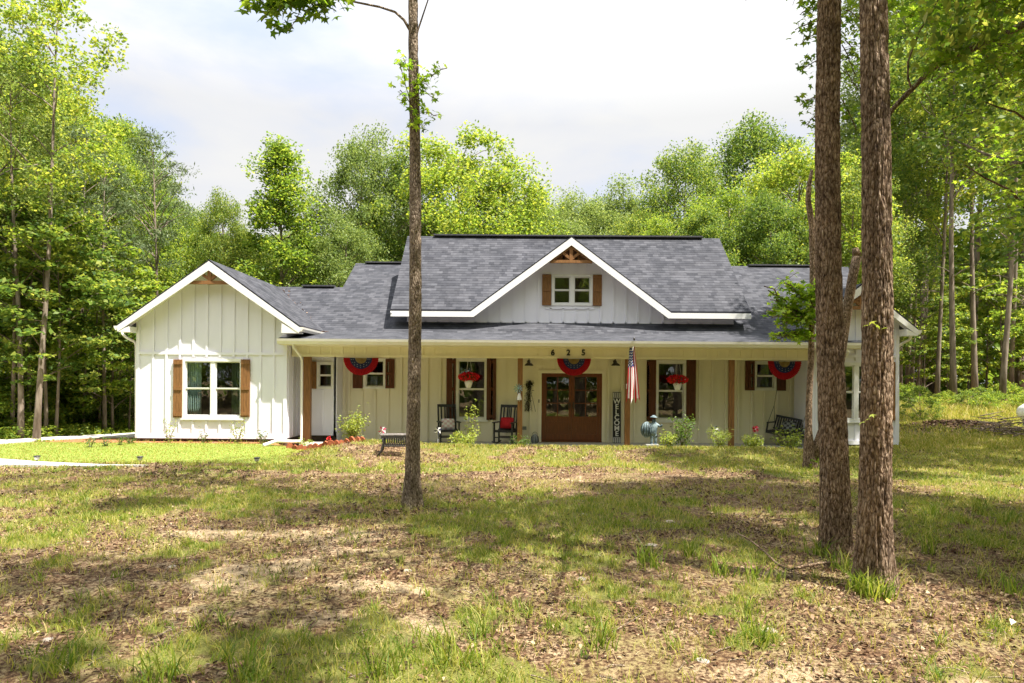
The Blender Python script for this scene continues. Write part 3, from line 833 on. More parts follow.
# rocking chairs
def rocker(px, d, rz, label):
    t = empty('rocking_chair', (X(px,d,440), d, .0), rz, label, 'rocking chair', 'black rocking chairs on the porch')
    m = M['black']
    for sx in (-.27, .27):
        MB().tube([(sx, .45-.9*i/12*1.0, .025+.14*((i/12-.42)*2*.5)**2*4*.35) for i in range(13)], .02, 6).build('rocker', m, t)
        MB().bar((sx,-.25,.05),(sx,-.25,.62),.045,.045, up=(0,1,0)).build('leg', m, t)
        MB().bar((sx,.22,.04),(sx,.22,.42),.045,.045, up=(0,1,0)).build('leg', m, t)
        MB().box(sx-.05, sx+.05, -.33, .28, .621, .645).build('armrest', m, t)
    s = MB()
    for i in range(6): s.box(-.25,.25,-.25+i*.083,-.18+i*.083,.40-i*.008,.42-i*.008)
    s.box(-.265,.265,-.27,-.252,.35,.41); s.box(-.265,.265,.23,.25,.32,.38); s.bar((-.25,-.24,.2),(.25,-.24,.2),.03,.03); s.bar((-.25,.2,.2),(.25,.2,.2),.03,.03)
    s.build('seat', m, t)
    b = MB(); T = Matrix.Translation((0,.24,.36)) @ Matrix.Rotation(-.25, 4, 'X')
    for sx in (-.255,.255): b.box(sx-.024, sx+.024, -.02,.02, 0,.80, T)
    b.box(-.25,.25,-.018,.018,.72,.80,T); b.box(-.25,.25,-.015,.015,.02,.09,T)
    for i in range(4): xx = -.165+i*.11; b.box(xx-.022, xx+.022, -.012,.012,.09,.72,T)
    b.box(-.014,.014,-.012,.012,.09,.72,T)
    b.build('backrest', m, t)
    return t
c1 = rocker(448.5, 20.1, radians(14) if False else R(14), 'black rocking chair left of the window, holding the pale patterned cushion')
c2 = rocker(505.5, 20.1, R(-16), 'black rocking chair beside the wooden post, holding the red cushion')
def cushion(ch, m, name, label, m2=None, dz=.60):
    v = MB(); n = 10; i0 = 0
    for j in range(n+1):
        for i in range(n+1):
            u, w_ = i/n*2-1, j/n*2-1
            th = .07*(1-u**4)*(1-w_**4)**.8
            k = 1-.06*(abs(u*w_))
            v.v.append((u*.2*(1-.06*w_*w_), -th, w_*.17*(1-.06*u*u)))
    for j in range(n):
        for i in range(n):
            a = j*(n+1)+i; v.f.append((a,a+1,a+n+2,a+n+1)); v.uv.append([(0,0)]*4); v.mi.append(0 if m2 is None else (i//2+j//2) % 2); v.sm.append(True)
    k = len(v.v); v.v += [(x_, .07-(y_+.07)+.0, z_) if False else (x_, -y_, z_) for x_, y_, z_ in v.v[:k]]
    for fc in list(v.f): v.f.append(tuple(q+k for q in fc[::-1])); v.uv.append([(0,0)]*4); v.mi.append(v.mi[v.f.index(fc)]); v.sm.append(True)
    o = v.build(name, m if m2 is None else [m, m2])
    o.location = ch.matrix_world @ Vector((0,0,0)); 
    o.location = Vector(ch.location)+Matrix.Rotation(ch.rotation_euler.z,3,'Z') @ Vector((0,.13,dz))
    o.rotation_euler = (-.3, 0, ch.rotation_euler.z)
    return tag(o, label, 'cushion')
cushion(c2, M['bred'], 'cushion', 'red cushion on the rocking chair beside the post', None, .61)
M['pinkish'] = noisy('pale_pink_cotton', (.62,.45,.45), (.55,.38,.40), 10, .8)
cushion(c1, M['cwhite'], 'cushion', 'pale pink checked cushion on the left rocking chair', M['pinkish'], .56)

# porch swing
sw = empty('porch_swing', (X(786,20.15,428), 20.15, Z(786,431,20.15)-.08), R(-32), 'black slatted porch swing hanging on chains at the right end of the porch', 'porch swing')
sw.rotation_euler = (R(0), R(9), R(-42))
m = M['black']
b = MB()
for i in range(6): b.box(-.5,.5,-.26+i*.085,-.20+i*.085,0,.02)
b.box(-.5,.5,-.28,-.262,-.06,.02); b.box(-.5,.5,.24,.26,-.06,.02); b.build('seat', m, sw)
b = MB(); T = Matrix.Translation((0,.25,.0)) @ Matrix.Rotation(-.25, 4, 'X')
b.box(-.5,.5,-.02,.02,.42,.48,T); b.box(-.5,.5,-.02,.02,.04,.09,T)
for i in range(14): xx = -.47+i*.0723; b.box(xx-.018,xx+.018,-.01,.01,.09,.42,T)
b.build('backrest', m, sw)
for sx in (-.48,.48):
    b = MB(); b.bar((sx,-.3,.25),(sx,.28,.25),.05,.03); b.bar((sx,-.26,0),(sx,-.26,.24),.04,.04,up=(0,1,0)); b.build('armrest', m, sw)
    b = MB()
    b.tube([(sx,-.26,.25),(sx,0,.75)], .007, 5); b.tube([(sx,.26,.25),(sx,0,.75)], .007, 5); b.tube([(sx,0,.75),(sx,0,2.0)], .007, 5)
    b.build('chain', M['iron'], sw)
o = cushion(sw, M['black'], 'swing_cushion', 'dark patterned cushion on the porch swing', M['grey'], .3); o.location = sw.location+Vector((.08,0,.22)); o.rotation_euler = (-.3,0,R(-42))

# statue
def skin_mesh(name, verts, edges, radii, m, parent=None, root=0, sub=2):
    me = bpy.data.meshes.new(name); me.from_pydata(verts, edges, [])
    o = bpy.data.objects.new(name, me); col.objects.link(o)
    sk = o.modifiers.new('s', 'SKIN'); 
    for i, r in enumerate(radii):
        q = r if isinstance(r, tuple) else (r, r); me.skin_vertices[0].data[i].radius = q
    me.skin_vertices[0].data[root].use_root = True
    sb = o.modifiers.new('u', 'SUBSURF'); sb.levels = sub; sb.render_levels = sub
    dg = bpy.context.evaluated_depsgraph_get(); out = bpy.data.meshes.new_from_object(o.evaluated_get(dg))
    bpy.data.objects.remove(o)
    for p in out.polygons: p.use_smooth = True
    return link(name, out, m, parent)
M['verdigris'] = noisy('verdigris', (.05,.08,.10), (.26,.33,.35), 9, .6, None, .3, .01, .4, .62)
M['stone'] = noisy('weathered_stone', (.42,.42,.39), (.30,.30,.28), 8, .85, None, .3, .01)
sd = 19.05; sxx = X(651,sd,440); sg_ = gz(sxx, sd)
t = empty('garden_statue', (sxx, sd, .0), 0, 'weathered grey blue statue of a child with a round dark bundle', 'statue')
MB().box(-.20,.24,-.16,.16,-.12,.02).box(-.16,.20,-.13,.13,.02,.12).build('pedestal', M['stone'], t)
zz = .12
V = [(.06,0,.44+zz*0),(.08,0,.56),(.09,0,.68),(.08,-.01,.74),(.07,-.01,.83),(.02,0,.30),(.01,.0,.12),(.12,0,.30),(.13,0,.12),(-.02,-.02,.66),(-.10,-.05,.56),(-.14,-.10,.52),(.18,-.02,.66),(.26,-.06,.60),(.28,-.10,.68),(.01,-.06,.12),(.13,-.06,.12)]
E = [(0,1),(1,2),(2,3),(3,4),(0,5),(5,6),(0,7),(7,8),(2,9),(9,10),(10,11),(2,12),(12,13),(13,14),(6,15),(8,16)]
Rr = [.09,.085,.08,.035,.075,.05,.035,.05,.035,.04,.032,.028,.04,.03,.028,.028,.028]
skin_mesh('figure', V, E, Rr, M['verdigris'], t)
MB().tube([(.07,-.01,.865),(.07,-.01,.885),(.07,-.01,.93)], [.115,.085,.02], 14).build('hat', M['verdigris'], t)
b = MB(); b.ball((-.13,.0,.52), .17, 16, sq=(1,.9,1.25)); b.build('bundle', noisy('dark_bronze', (.012,.02,.022), (.12,.17,.17), 5, .5, (1,1,.4)), t)
b = MB()
for k in range(5): a = -.9+k*.45; b.tube([(-.13+.175*sin(a)*sin(pi*i/10), -.16*cos(a)*sin(pi*i/10), .52+.215*cos(pi*i/10)) for i in range(11)], .012, 5)
b.build('ribs', M['verdigris'], t)

# garden pinwheels
M['pink'] = mat('pink_vane', (.62,.06,.14), .5); M['navy'] = mat('navy_vane', (.02,.02,.05), .4, .5)
def pinwheel(px, py, d, ma, mb_, label, r=.12, rot=.3):
    x, _, z = P(px, py, d); g0 = gz(x, d)
    t = empty('garden_pinwheel', (x, d, g0), 0, label, 'pinwheel', 'garden pinwheels stuck in the beds')
    MB().tube([(0,0,-.05),(0,0,z-g0)], .006, 6).build('stake', M['silver'], t)
    for q, mm in ((0, ma), (1, mb_)):
        b = MB()
        for k in range(4):
            a = rot+pi/2*k+q*.55; e = a+.75
            b.face([(0,-.03,z-g0),(r*cos(a),-.045,z-g0+r*sin(a)),(r*.62*cos(e),-.015,z-g0+r*.62*sin(e))])
        b.build('vanes', mm, t)
    MB().ball((0,-.04,z-g0), .014, 8).build('hub', M['silver'], t)
pinwheel(438, 430, 19.0, M['navy'], M['cwhite'], 'navy and white pinwheel beside the left rocking chair', rot=.1)
pinwheel(382.5, 430, 17.6, M['pink'], M['cwhite'], 'pink and white pinwheel at the left end of the low iron bench')
pinwheel(714.5, 429.5, 18.9, M['navy'], M['cwhite'], 'dark navy pinwheel left of the rightmost visible porch post', .13, .9)
pinwheel(755, 429, 18.9, M['pink'], M['bred'], 'pink red pinwheel on the bed left of the porch swing', .12, .5)

# low black iron bench behind the slender trunk
bd = 15.9; bx0, bx1 = X(381,bd,440), X(410,bd,440); bg_ = gz((bx0+bx1)/2, bd); bt = Z(400,434,bd)-bg_
M['benchtop'] = noisy('sunlit_iron', (.05,.045,.042), (.34,.30,.27), 16, .6, None, .2, .005)  # iron lightened in colour to stand for sun on the seat
bn = empty('garden_bench', ((bx0+bx1)/2, bd, bg_), R(4), 'low black wrought iron bench on the bank, partly behind the slender trunk', 'bench')
hw = (bx1-bx0)/2
b = MB()
for k in range(5): b.box(-hw, hw, -.2+.085*k, -.14+.085*k, bt-.02, bt)
b.build('seat', M['benchtop'], bn)
for sx in (-1, 1):
    for sy in (-.17, .15):
        MB().tube([(sx*(hw-.05),sy,bt-.03),(sx*(hw-.08),sy,bt*.6),(sx*(hw-.03),sy*1.1,bt*.25),(sx*(hw+.07),sy*1.25,-.05)], [.03,.024,.022,.028], 8).build('leg', M['iron'], bn)
b = MB()
for y_ in (-.19, .17):
    b.bar((-hw+.03,y_,bt-.05),(hw-.03,y_,bt-.05),.02,.03); b.bar((-hw+.06,y_,bt*.45),(hw-.06,y_,bt*.45),.018,.02)
    for k in range(9):
        xc_ = -hw+.13+k*(2*hw-.26)/8; r_ = bt*.23
        b.tube([(xc_+r_*.5*cos(2*pi*i/10), y_, bt*.70+r_*sin(2*pi*i/10)) for i in range(11)], .010, 5, caps=False)
b.build('scroll_apron', M['iron'], bn)

# terracotta edging around the bed at the left column
M['terra'] = noisy('terracotta', (.36,.11,.045), (.22,.06,.03), 12, .8, None, .3, .01)
for i in range(15):
    q = i/14
    px = 290+q*72; d = 17.35-.25*sin(q*pi)+ (.9*(1-q)**4)
    x = X(px, d, 452); s = random.uniform(.8,1.15)
    b = MB(); w = .085*s
    b.prism([(-w,0),(w,0),(w*1.05,.07*s),(w*.6,.13*s),(0,.155*s),(-w*.6,.13*s),(-w*1.05,.07*s)], -.03, .03)
    o = b.build('edging_stone', M['terra'], None, (x, d, gz(x,d)-.02)); o.rotation_euler = (random.uniform(-.15,.15), random.uniform(-.15,.15), random.uniform(-.5,.5))
    tag(o, 'scalloped terracotta edging piece in the low border by the left porch post', 'edging', 'terracotta edging pieces by the left porch post')
# solar lights
for (px, py), lab in zip(((37,461),(140,461.5),(257,460.5)), ('at the far left edge beside the path','below the left corner of the garage wing','in front of the downspout pipe')):
    d = 14.9; x = X(px,d,py); z = gz(x,d)
    t = empty('solar_light', (x,d,z), 0, 'small black solar light '+lab.replace('garage','left'), 'garden light', 'solar lights along the lawn edge')
    MB().tube([(0,0,-.05),(0,0,.06)], .012, 6).build('stake', M['iron'], t)
    MB().lathe((0,0,.06), [(.03,0),(.045,.01),(.05,.06),(.04,.065)], 12).build('lens', M['pot'], t)
    MB().lathe((0,0,.127), [(.07,0),(.075,.008),(.06,.022),(.01,.028)], 14).build('cap', M['iron'], t)
# pale tank at the far right
x = X(1061,24,414); z = Z(1027,414,24)
t = empty('storage_tank', (x, 24, gz(x,24)), 0, 'pale rounded tank half out of frame at the right edge', 'tank')
b = MB(); zc = z-gz(x,24); b.tube([(0,-.05,zc),(0,.05,zc),(0,.25,zc),(0,1.6,zc),(0,1.8,zc),(0,1.88,zc)], [.10,.25,.33,.33,.25,.1], 20); b.build('body', M['pot'], t)
for yy in (.3,1.5): MB().box(-.2,.2,yy-.04,yy+.04,-.05,zc-.25).build('leg', M['grey'], t)
# ================================================================== VEGETATION
def barkmat(name, c1, c2, c3, sc=1.0):
    m = mat(name, c1, .9, .2)
    tc = N(m, 'ShaderNodeTexCoord'); mp = N(m, 'ShaderNodeMapping'); mp.inputs['Scale'].default_value = (1,1,.33)
    L(m, tc.outputs['Object'], mp.inputs[0])
    n = N(m, 'ShaderNodeTexNoise'); n.inputs['Scale'].default_value = 30*sc; n.inputs['Detail'].default_value = 6; n.inputs['Roughness'].default_value = .65
    L(m, mp.outputs[0], n.inputs[0])
    v = N(m, 'ShaderNodeTexVoronoi', feature='DISTANCE_TO_EDGE'); v.inputs['Scale'].default_value = 24*sc
    L(m, mp.outputs[0], v.inputs[0])
    n2 = N(m, 'ShaderNodeTexNoise'); n2.inputs['Scale'].default_value = 3.0; n2.inputs['Detail'].default_value = 3; L(m, tc.outputs['Object'], n2.inputs[0])
    c = ramp(m, n.outputs[0], [(.34, c1), (.48, c2), (.66, c3)])
    fu = ramp(m, v.outputs[0], [(.0, (.30,.27,.25)), (.16, (1,1,1))])
    mf = N(m, 'ShaderNodeMix', data_type='RGBA', blend_type='MULTIPLY'); mf.inputs[0].default_value = .9; L(m, c, mf.inputs[6]); L(m, fu, mf.inputs[7]); c = mf.outputs[2]
    hv = N(m, 'ShaderNodeHueSaturation'); L(m, c, hv.inputs['Color'])
    mr = N(m, 'ShaderNodeMapRange'); mr.inputs[1].default_value = .3; mr.inputs[2].default_value = .7; mr.inputs[3].default_value = .7; mr.inputs[4].default_value = 1.35
    L(m, n2.outputs[0], mr.inputs[0]); L(m, mr.outputs[0], hv.inputs['Value'])
    L(m, hv.outputs[0], BS(m).inputs['Base Color'])
    ad = N(m, 'ShaderNodeMath', operation='MULTIPLY_ADD'); L(m, v.outputs[0], ad.inputs[0]); ad.inputs[1].default_value = 1.5; L(m, n.outputs[0], ad.inputs[2])
    bump(m, ad.outputs[0], .9, .02); return m
M['bark'] = barkmat('bark', (.040,.024,.014), (.22,.145,.090), (.46,.35,.25), 1.5)
M['bark_grey'] = barkmat('grey_bark', (.06,.043,.030), (.26,.195,.135), (.50,.41,.31), 1.8)
M['bark_far'] = noisy('far_bark', (.12,.09,.065), (.30,.24,.19), 6, .9, (1,1,.2))
G1 = [(0,(.04,.085,.016)),(.4,(.095,.165,.028)),(.75,(.20,.25,.04)),(1,(.33,.35,.07))]
G2 = [(0,(.065,.125,.018)),(.4,(.14,.225,.03)),(.8,(.28,.325,.045)),(1,(.44,.44,.09))]
M['leaf'] = leafmat('leaves', G1, .42)
M['leaf_bright'] = leafmat('bright_leaves', G2, .48)
M['leaf_pine'] = leafmat('pine_needles', [(0,(.05,.08,.03)),(.5,(.11,.155,.055)),(1,(.21,.25,.10))], .25)
M['leaf_near'] = leafmat('sunlit_leaves', [(0,(.05,.115,.012)),(.5,(.105,.19,.018)),(1,(.20,.28,.03))], .5, hue_obj=0)
M['leaf_sun'] = leafmat('bright_near_leaves', [(0,(.08,.16,.015)),(.5,(.15,.25,.025)),(1,(.26,.35,.04))], .6, hue_obj=0)
M['leaf_olive'] = leafmat('olive_leaves', [(0,(.055,.095,.022)),(.5,(.125,.185,.04)),(1,(.27,.32,.09))], .40)

def limb_pts(a, b, rng, n=6, sag=.08, wob=.06):
    a, b = np.array(a, float), np.array(b, float); L_ = np.linalg.norm(b-a)
    out = []
    for i in range(n+1):
        q = i/n; p = a+(b-a)*q; p[2] += L_*sag*sin(q*pi); 
        if 0 < i: p += rng.normal(size=3)*wob*L_*.35*q*(1 if i < n else .3)
        out.append(tuple(p))
    return out
def tree_meshes(name, H, r0, crown_lo, R_, seed, nclu=60, per=170, leaf=.13, lean=(0,0), top_pow=.8, puff=.24, flat=.7, limbs=16, needle=False, shape='dome', stub=0):
    rng = np.random.default_rng(seed)
    b = MB(); n = 10
    tp = []
    for i in range(n+1):
        q = i/n; tp.append((lean[0]*q**1.3+.06*H*.1*sin(q*5+seed), lean[1]*q**1.3+.05*H*.1*cos(q*4+seed)-.05*H*.1*cos(seed), H*.94*q-.3*(i == 0)))
    rad = [r0*(1.25 if i == 0 else 1)*(1-.82*(i/n)**.9) for i in range(n+1)]
    b.tube(tp, rad, 9)
    tp_ = np.array(tp)
    def trunk_at(z):
        q = min(max(z/(H*.94), 0), 1)*n; i = min(int(q), n-1); return tp_[i]+(tp_[i+1]-tp_[i])*(q-i)
    C = []; cl = []
    zl = H*crown_lo
    for k in range(nclu):
        q = (k+rng.random())/nclu
        z = zl+(H-zl)*q**top_pow
        f = (z-zl)/(H-zl)
        if shape == 'dome': w = R_*sqrt(max(.03, 1-(max(0, f-.35)/.65)**2))*(.55+.45*min(1, f/.35))
        elif shape == 'cone': w = R_*(1-f)**.75+.15*R_*(1-f)
        else: w = R_*(.45+.75*sin(pi*min(1, f*.93+.05)))
        a = k*2.39996+rng.normal()*.5; rr = w*(.35+.65*rng.random()**.6)
        c0 = trunk_at(z); c = np.array([c0[0]+rr*cos(a), c0[1]+rr*sin(a), z+rng.normal()*.02*H])
        cl.append(c)
        sc_k = .5+1.0*rng.random()**1.3; c += rng.normal(size=3)*.05*R_; cl[-1] = c
        pr = puff*R_*sc_k*1.12
        m_ = int(per*(.25+.85*sc_k**1.6))
        p = rng.normal(size=(m_,3)); p /= np.linalg.norm(p, axis=1)[:,None]; p *= rng.random(m_)[:,None]**.5; p *= 1+.35*np.sin(p[:,:1]*4+k)*np.cos(p[:,1:2]*5+k)
        p[:,2] *= flat
        C.append(c+p*pr)
    C = np.concatenate(C)
    order = rng.permutation(len(cl))[:limbs]
    for k in order:
        c = cl[k]; z0 = max(c[2]-np.hypot(*(c[:2]-trunk_at(c[2])[:2]))*rng.uniform(.35,.9)-.02*H, zl*.75)
        s = trunk_at(z0); q = z0/H
        rr = r0*(1-.82*q)*.42
        pts = limb_pts(s, c, rng, 5)
        b.tube(pts, [rr*(1-.8*i/5)+.008 for i in range(6)], 5, caps=False)
    for k in range(stub):
        z0 = rng.uniform(.25, crown_lo)*H; s = trunk_at(z0); a = rng.random()*6.3; l = rng.uniform(.4,1.3)
        b.tube(limb_pts(s, s+np.array([l*cos(a), l*sin(a), l*rng.uniform(-.1,.5)]), rng, 3), [.03,.02,.014,.006], 4, caps=False)
    me_t = bpy.data.meshes.new(name+'_trunk'); me_t.from_pydata(b.v, [], b.f); me_t.polygons.foreach_set('use_smooth', [True]*len(b.f)); me_t.update()
    sz = leaf*(.65+.7*rng.random(len(C)))
    if needle: v, f = quads(C, sz*1.5, rng, up=.2, asp=.22, fold=.02)
    else: v, f = quads(C, sz, rng, up=.45, asp=.62)
    return me_t, arr_mesh(name+'_crown', v, f)
SP = {}
def species(key, bark, leafm, **kw):
    t, c = tree_meshes(key, **kw); t.materials.append(M[bark]); c.materials.append(M[leafm]); SP[key] = (t, c, kw['H'])
species('oak_a', 'bark_far', 'leaf', H=15, r0=.22, crown_lo=.22, R_=4.6, seed=1, nclu=120, per=380, leaf=.15, puff=.215, limbs=40)
species('oak_b', 'bark_far', 'leaf', H=15, r0=.20, crown_lo=.30, R_=4.2, seed=2, nclu=110, per=360, leaf=.145, puff=.215, limbs=40, lean=(.5,.2))
species('maple_a', 'bark_far', 'leaf_bright', H=14, r0=.17, crown_lo=.18, R_=4.0, seed=3, nclu=110, per=360, leaf=.145, puff=.215, limbs=40, shape='egg')
species('olive_a', 'bark_far', 'leaf_olive', H=14, r0=.19, crown_lo=.25, R_=4.4, seed=13, nclu=120, per=360, leaf=.14, puff=.21, limbs=40)
species('poplar', 'bark_far', 'leaf_bright', H=14, r0=.13, crown_lo=.22, R_=2.3, seed=4, nclu=90, per=220, leaf=.15, limbs=30, shape='cone', puff=.3)
species('tall_a', 'bark_far', 'leaf', H=20, r0=.15, crown_lo=.50, R_=3.0, seed=5, nclu=60, per=150, leaf=.17, stub=8)
species('tall_b', 'bark_far', 'leaf_bright', H=20, r0=.13, crown_lo=.42, R_=2.8, seed=6, nclu=60, per=140, leaf=.16, lean=(.6,-.2), stub=6)
species('tall_c', 'bark_far', 'leaf_olive', H=21, r0=.18, crown_lo=.58, R_=3.2, seed=7, nclu=50, per=150, leaf=.16, lean=(-.5,.2), stub=10)
species('pine_a', 'bark_far', 'leaf_pine', H=17, r0=.14, crown_lo=.50, R_=2.4, seed=8, nclu=46, per=120, leaf=.17, needle=True, puff=.26, flat=.45, limbs=30, stub=8)
species('pine_b', 'bark_far', 'leaf_pine', H=18, r0=.15, crown_lo=.58, R_=2.6, seed=9, nclu=40, per=120, leaf=.17, needle=True, puff=.26, flat=.45, limbs=30, lean=(.4,0), stub=8)
species('sapling_a', 'bark_far', 'leaf_bright', H=6, r0=.045, crown_lo=.18, R_=1.5, seed=10, nclu=42, per=75, leaf=.14, shape='egg', flat=.35)
species('sapling_b', 'bark_far', 'leaf', H=7, r0=.05, crown_lo=.25, R_=1.7, seed=11, nclu=45, per=75, leaf=.14, shape='egg', flat=.35)
species('bush', 'bark_far', 'leaf', H=2.2, r0=.03, crown_lo=.05, R_=1.1, seed=12, nclu=34, per=80, leaf=.10, limbs=8)
species('bush_b', 'bark_far', 'leaf_bright', H=1.6, r0=.03, crown_lo=.05, R_=1.0, seed=14, nclu=34, per=70, leaf=.10, limbs=8)
TR = random.Random(5)
def plant(key, x, y, h, label, cat='tree', group=None, name='tree', wide=1.0, rz=None, z=None, tilt=0.0):
    t, c, H0 = SP[key]; s = h/H0
    e = empty(name, (x, y, gz(x,y)-.05 if z is None else z), TR.uniform(0,6.28) if rz is None else rz, label, cat, group)
    e.scale = (s*wide, s*wide, s); e.rotation_euler.x = tilt
    a = bpy.data.objects.new('stem' if 'bush' in key else 'trunk', t); b = bpy.data.objects.new('foliage' if 'bush' in key else 'crown', c)
    for o in (a, b): col.objects.link(o); o.parent = e
    return e
def ptop(key, px, ytop, d, label, **kw):
    x = X(px, d, 300); zt = Z(px, ytop, d); g = gz(x, d)
    return plant(key, x, d, zt-g, label, **kw)

# --- trees behind the house: (species, px, top row, distance, width factor, label)
behind = [
 ('oak_a',222,190,33,.5,'rounded green tree behind the left wing ridge'),
 ('poplar',279,139,31,1.05,'narrow bright poplar-like tree standing alone against the sky behind the low roof'),
 ('olive_a',362,134,35,.66,'tall dark green tree behind the roof, left of the thin yard trunk'),
 ('oak_b',395,150,37,.8,'green tree behind the thin yard trunk and roof step'),
 ('maple_a',455,128,36,.98,'broad bright green tree rising behind the left end of the tall roof'),
 ('maple_a',500,168,37,.8,'lower bright green tree at the right of the broad bright one behind the roof'),
 ('olive_a',572,190,42,.8,'pale olive tree behind the dormer peak'),
 ('olive_a',622,184,44,.85,'pale olive tree just right of the dormer peak, far behind the roof'),
 ('oak_a',685,148,38,.72,'tall rounded green tree behind the right part of the tall roof'),
 ('oak_a',757,121,40,.85,'tallest dark rounded tree behind the right end of the roof'),
 ('maple_a',727,180,33,.8,'bright green tree before the dark rounded ones behind the right roof end'),
 ('maple_a',800,140,34,.9,'yellow green tree just left of the two big trunks'),
 ('oak_b',645,205,36,.7,'smaller green tree behind the tall roof ridge'),
 ('oak_b',318,228,33,.5,'dark green tree beside the poplar-like one behind the low roof'),
 ('oak_a',180,200,36,.7,'green tree behind the pines left of the wing gable'),
]
for k, px, yt, d, w, lab in behind: ptop(k, px, yt+(14 if k != 'poplar' else 6), d, lab, wide=w*1.12)
gb = dict(label='leafy tree in the dense row low behind the house roof', group='leafy trees low behind the house roof')
for i, (px, yt, d) in enumerate([(250,238,34),(300,240,36),(345,225,31),(430,215,40),(530,205,46),(600,212,48),(560,222,38),(668,220,33),(700,215,31),(770,205,31),(745,225,36),(820,200,37),(845,180,33),(860,150,40)]):
    lab = dict(gb)
    ptop(['oak_b','oak_a','olive_a','maple_a'][i % 4], px, yt, d, **lab, wide=.85)
for i in range(16):
    px = 250+i*40; d = TR.uniform(38,48)
    ptop('oak_b', px+TR.uniform(-12,12), TR.uniform(215,245), d+10, gb['label'], group=gb['group'], wide=1.2)

# --- left wood
left_named = [
 ('tall_b',38,-20,19.2,1.05,'thick trunked tree at the far left, its trunk beside the driveway edge','bark'),
 ('tall_c',20,60,19.4,.9,'thinner trunk left of the thick one at the far left edge',''),
 ('pine_a',104,150,22.5,.9,'tall pine with a thin bare trunk midway between left edge and white wing',''),
 ('pine_b',157,142,25,.95,'sparse crowned pine against the sky just left of the white wing gable',''),
 ('pine_a',84,120,25,.9,'slim pine behind and left of the midway pine',''),
 ('tall_b',62,92,26,1.0,'tall leafy tree behind the far left trunks',''),
 ('tall_a',-18,-30,21,1.0,'tall leafy tree at the left edge reaching the top of the frame',''),
 ('oak_b',120,165,29,.75,'dense leafy tree behind the two pines',''),
 ('olive_a',55,110,31,.85,'olive leafy tree behind the left wood edge',''),
]
for k, px, yt, d, w, lab, _ in left_named: ptop(k, px, yt, d, lab, wide=w)
gl = dict(label='leafy tree deep in the left wood', group='trees deep in the left wood')
for i in range(20):
    px = TR.uniform(-60,215); d = TR.uniform(27,44); yt = 60+px*.75+TR.uniform(-15,45)
    ptop(TR.choice(['oak_b','tall_a','maple_a','oak_a','tall_b']), px, yt, d, **gl, wide=.8)
gs = dict(label='young understory tree along the left driveway edge', group='young trees along the left driveway edge')
for i in range(16):
    px = -45+i*13+TR.uniform(-6,6); d = TR.uniform(21.5,25.5) if px > 60 else TR.uniform(20,23.5)
    x = X(px, d, 400)
    if x > -10.9: x = -11.0-TR.random()*.8
    plant(TR.choice(['sapling_a','sapling_b']), x, max(d, 22.8 if px > 90 else 20), TR.uniform(4,7.5), **gs, wide=1.25)
gbh = dict(label='low green bush at the edge of the left wood', cat='bush', group='low bushes at the edge of the left wood', name='bush')
for i in range(30):
    px = -40+i*6.3; d = 19.4+max(0,(px+20))*.037+TR.uniform(0,1.6)
    x = X(px, d, 430)
    if d > 22.4 and x > -11: x -= .7
    plant(TR.choice(['bush','bush_b','bush']), x, d, TR.uniform(.8,2.1), **gbh, wide=1.1)

# --- right wood
right_named = [
 ('tall_b',938,-20,38,.8,'straight bare pine trunk nearest the white wing at the edge of the right wood'),
 ('tall_a',953,-60,36,.9,'thickest straight trunk in the right wood, beyond the grass clearing'),
 ('tall_b',912,40,42,.9,'leaning grey trunk just right of the wing gable end'),
 ('tall_a',974,0,39,1.0,'double looking trunk right of the thickest one in the right wood'),
 ('tall_b',1003,-20,34,1.1,'straight trunk near the right edge of the frame'),
 ('tall_a',925,60,46,.9,'thin trunk behind the leaning grey one'),
]
for k, px, yt, d, w, lab in right_named: ptop(k, px, yt, d, lab, wide=w)
gr_ = dict(label='tall leafy tree deep in the right wood', group='trees deep in the right wood')
for i in range(26):
    px = TR.uniform(850,1100); d = TR.uniform(42,64); yt = TR.uniform(-120,110) if px > 890 else TR.uniform(60,150)
    ptop(TR.choice(['tall_a','tall_b','tall_a','tall_c','tall_b']), px, yt, d, **gr_, wide=.9)
gu = dict(label='young bright leafed tree in the right wood', group='young trees in the right wood')
for i in range(20):
    px = TR.uniform(893,1090); d = TR.uniform(40,52)
    x = X(px, d, 400); plant(TR.choice(['sapling_a','sapling_b','sapling_a']), x, d, TR.uniform(4.5,10), **gu, wide=1.15)
gq = dict(label='low bush at the foot of the right wood', cat='bush', group='low bushes at the foot of the right wood', name='bush')
for i in range(26):
    px = 893+i*6.2; d = TR.uniform(31,37); x = X(px, d, 400); plant(TR.choice(['bush','bush_b','bush_b']), x, d, TR.uniform(.4,1.1), **gq, wide=1.2)
plant('bush', X(920,26.5,400), 26.5, 1.5, 'leafy bush just right of the white wing corner', 'bush', name='bush')
# roof-shading trees right of the house, crowns over the frame edge
for (x, y, h, k, lab) in ((16.3,17.2,19,'oak_b','leafy tree just outside the right edge, its branches reaching into the frame'),
                       (19.5,20.5,18,'tall_b','bright leafy tree at the right frame edge with branches reaching inward'),
                       (20.5,25.5,19,'tall_a','bright leafy tree at the right edge behind the clearing')):
    plant(k, x, y, h, lab, wide=1.0)
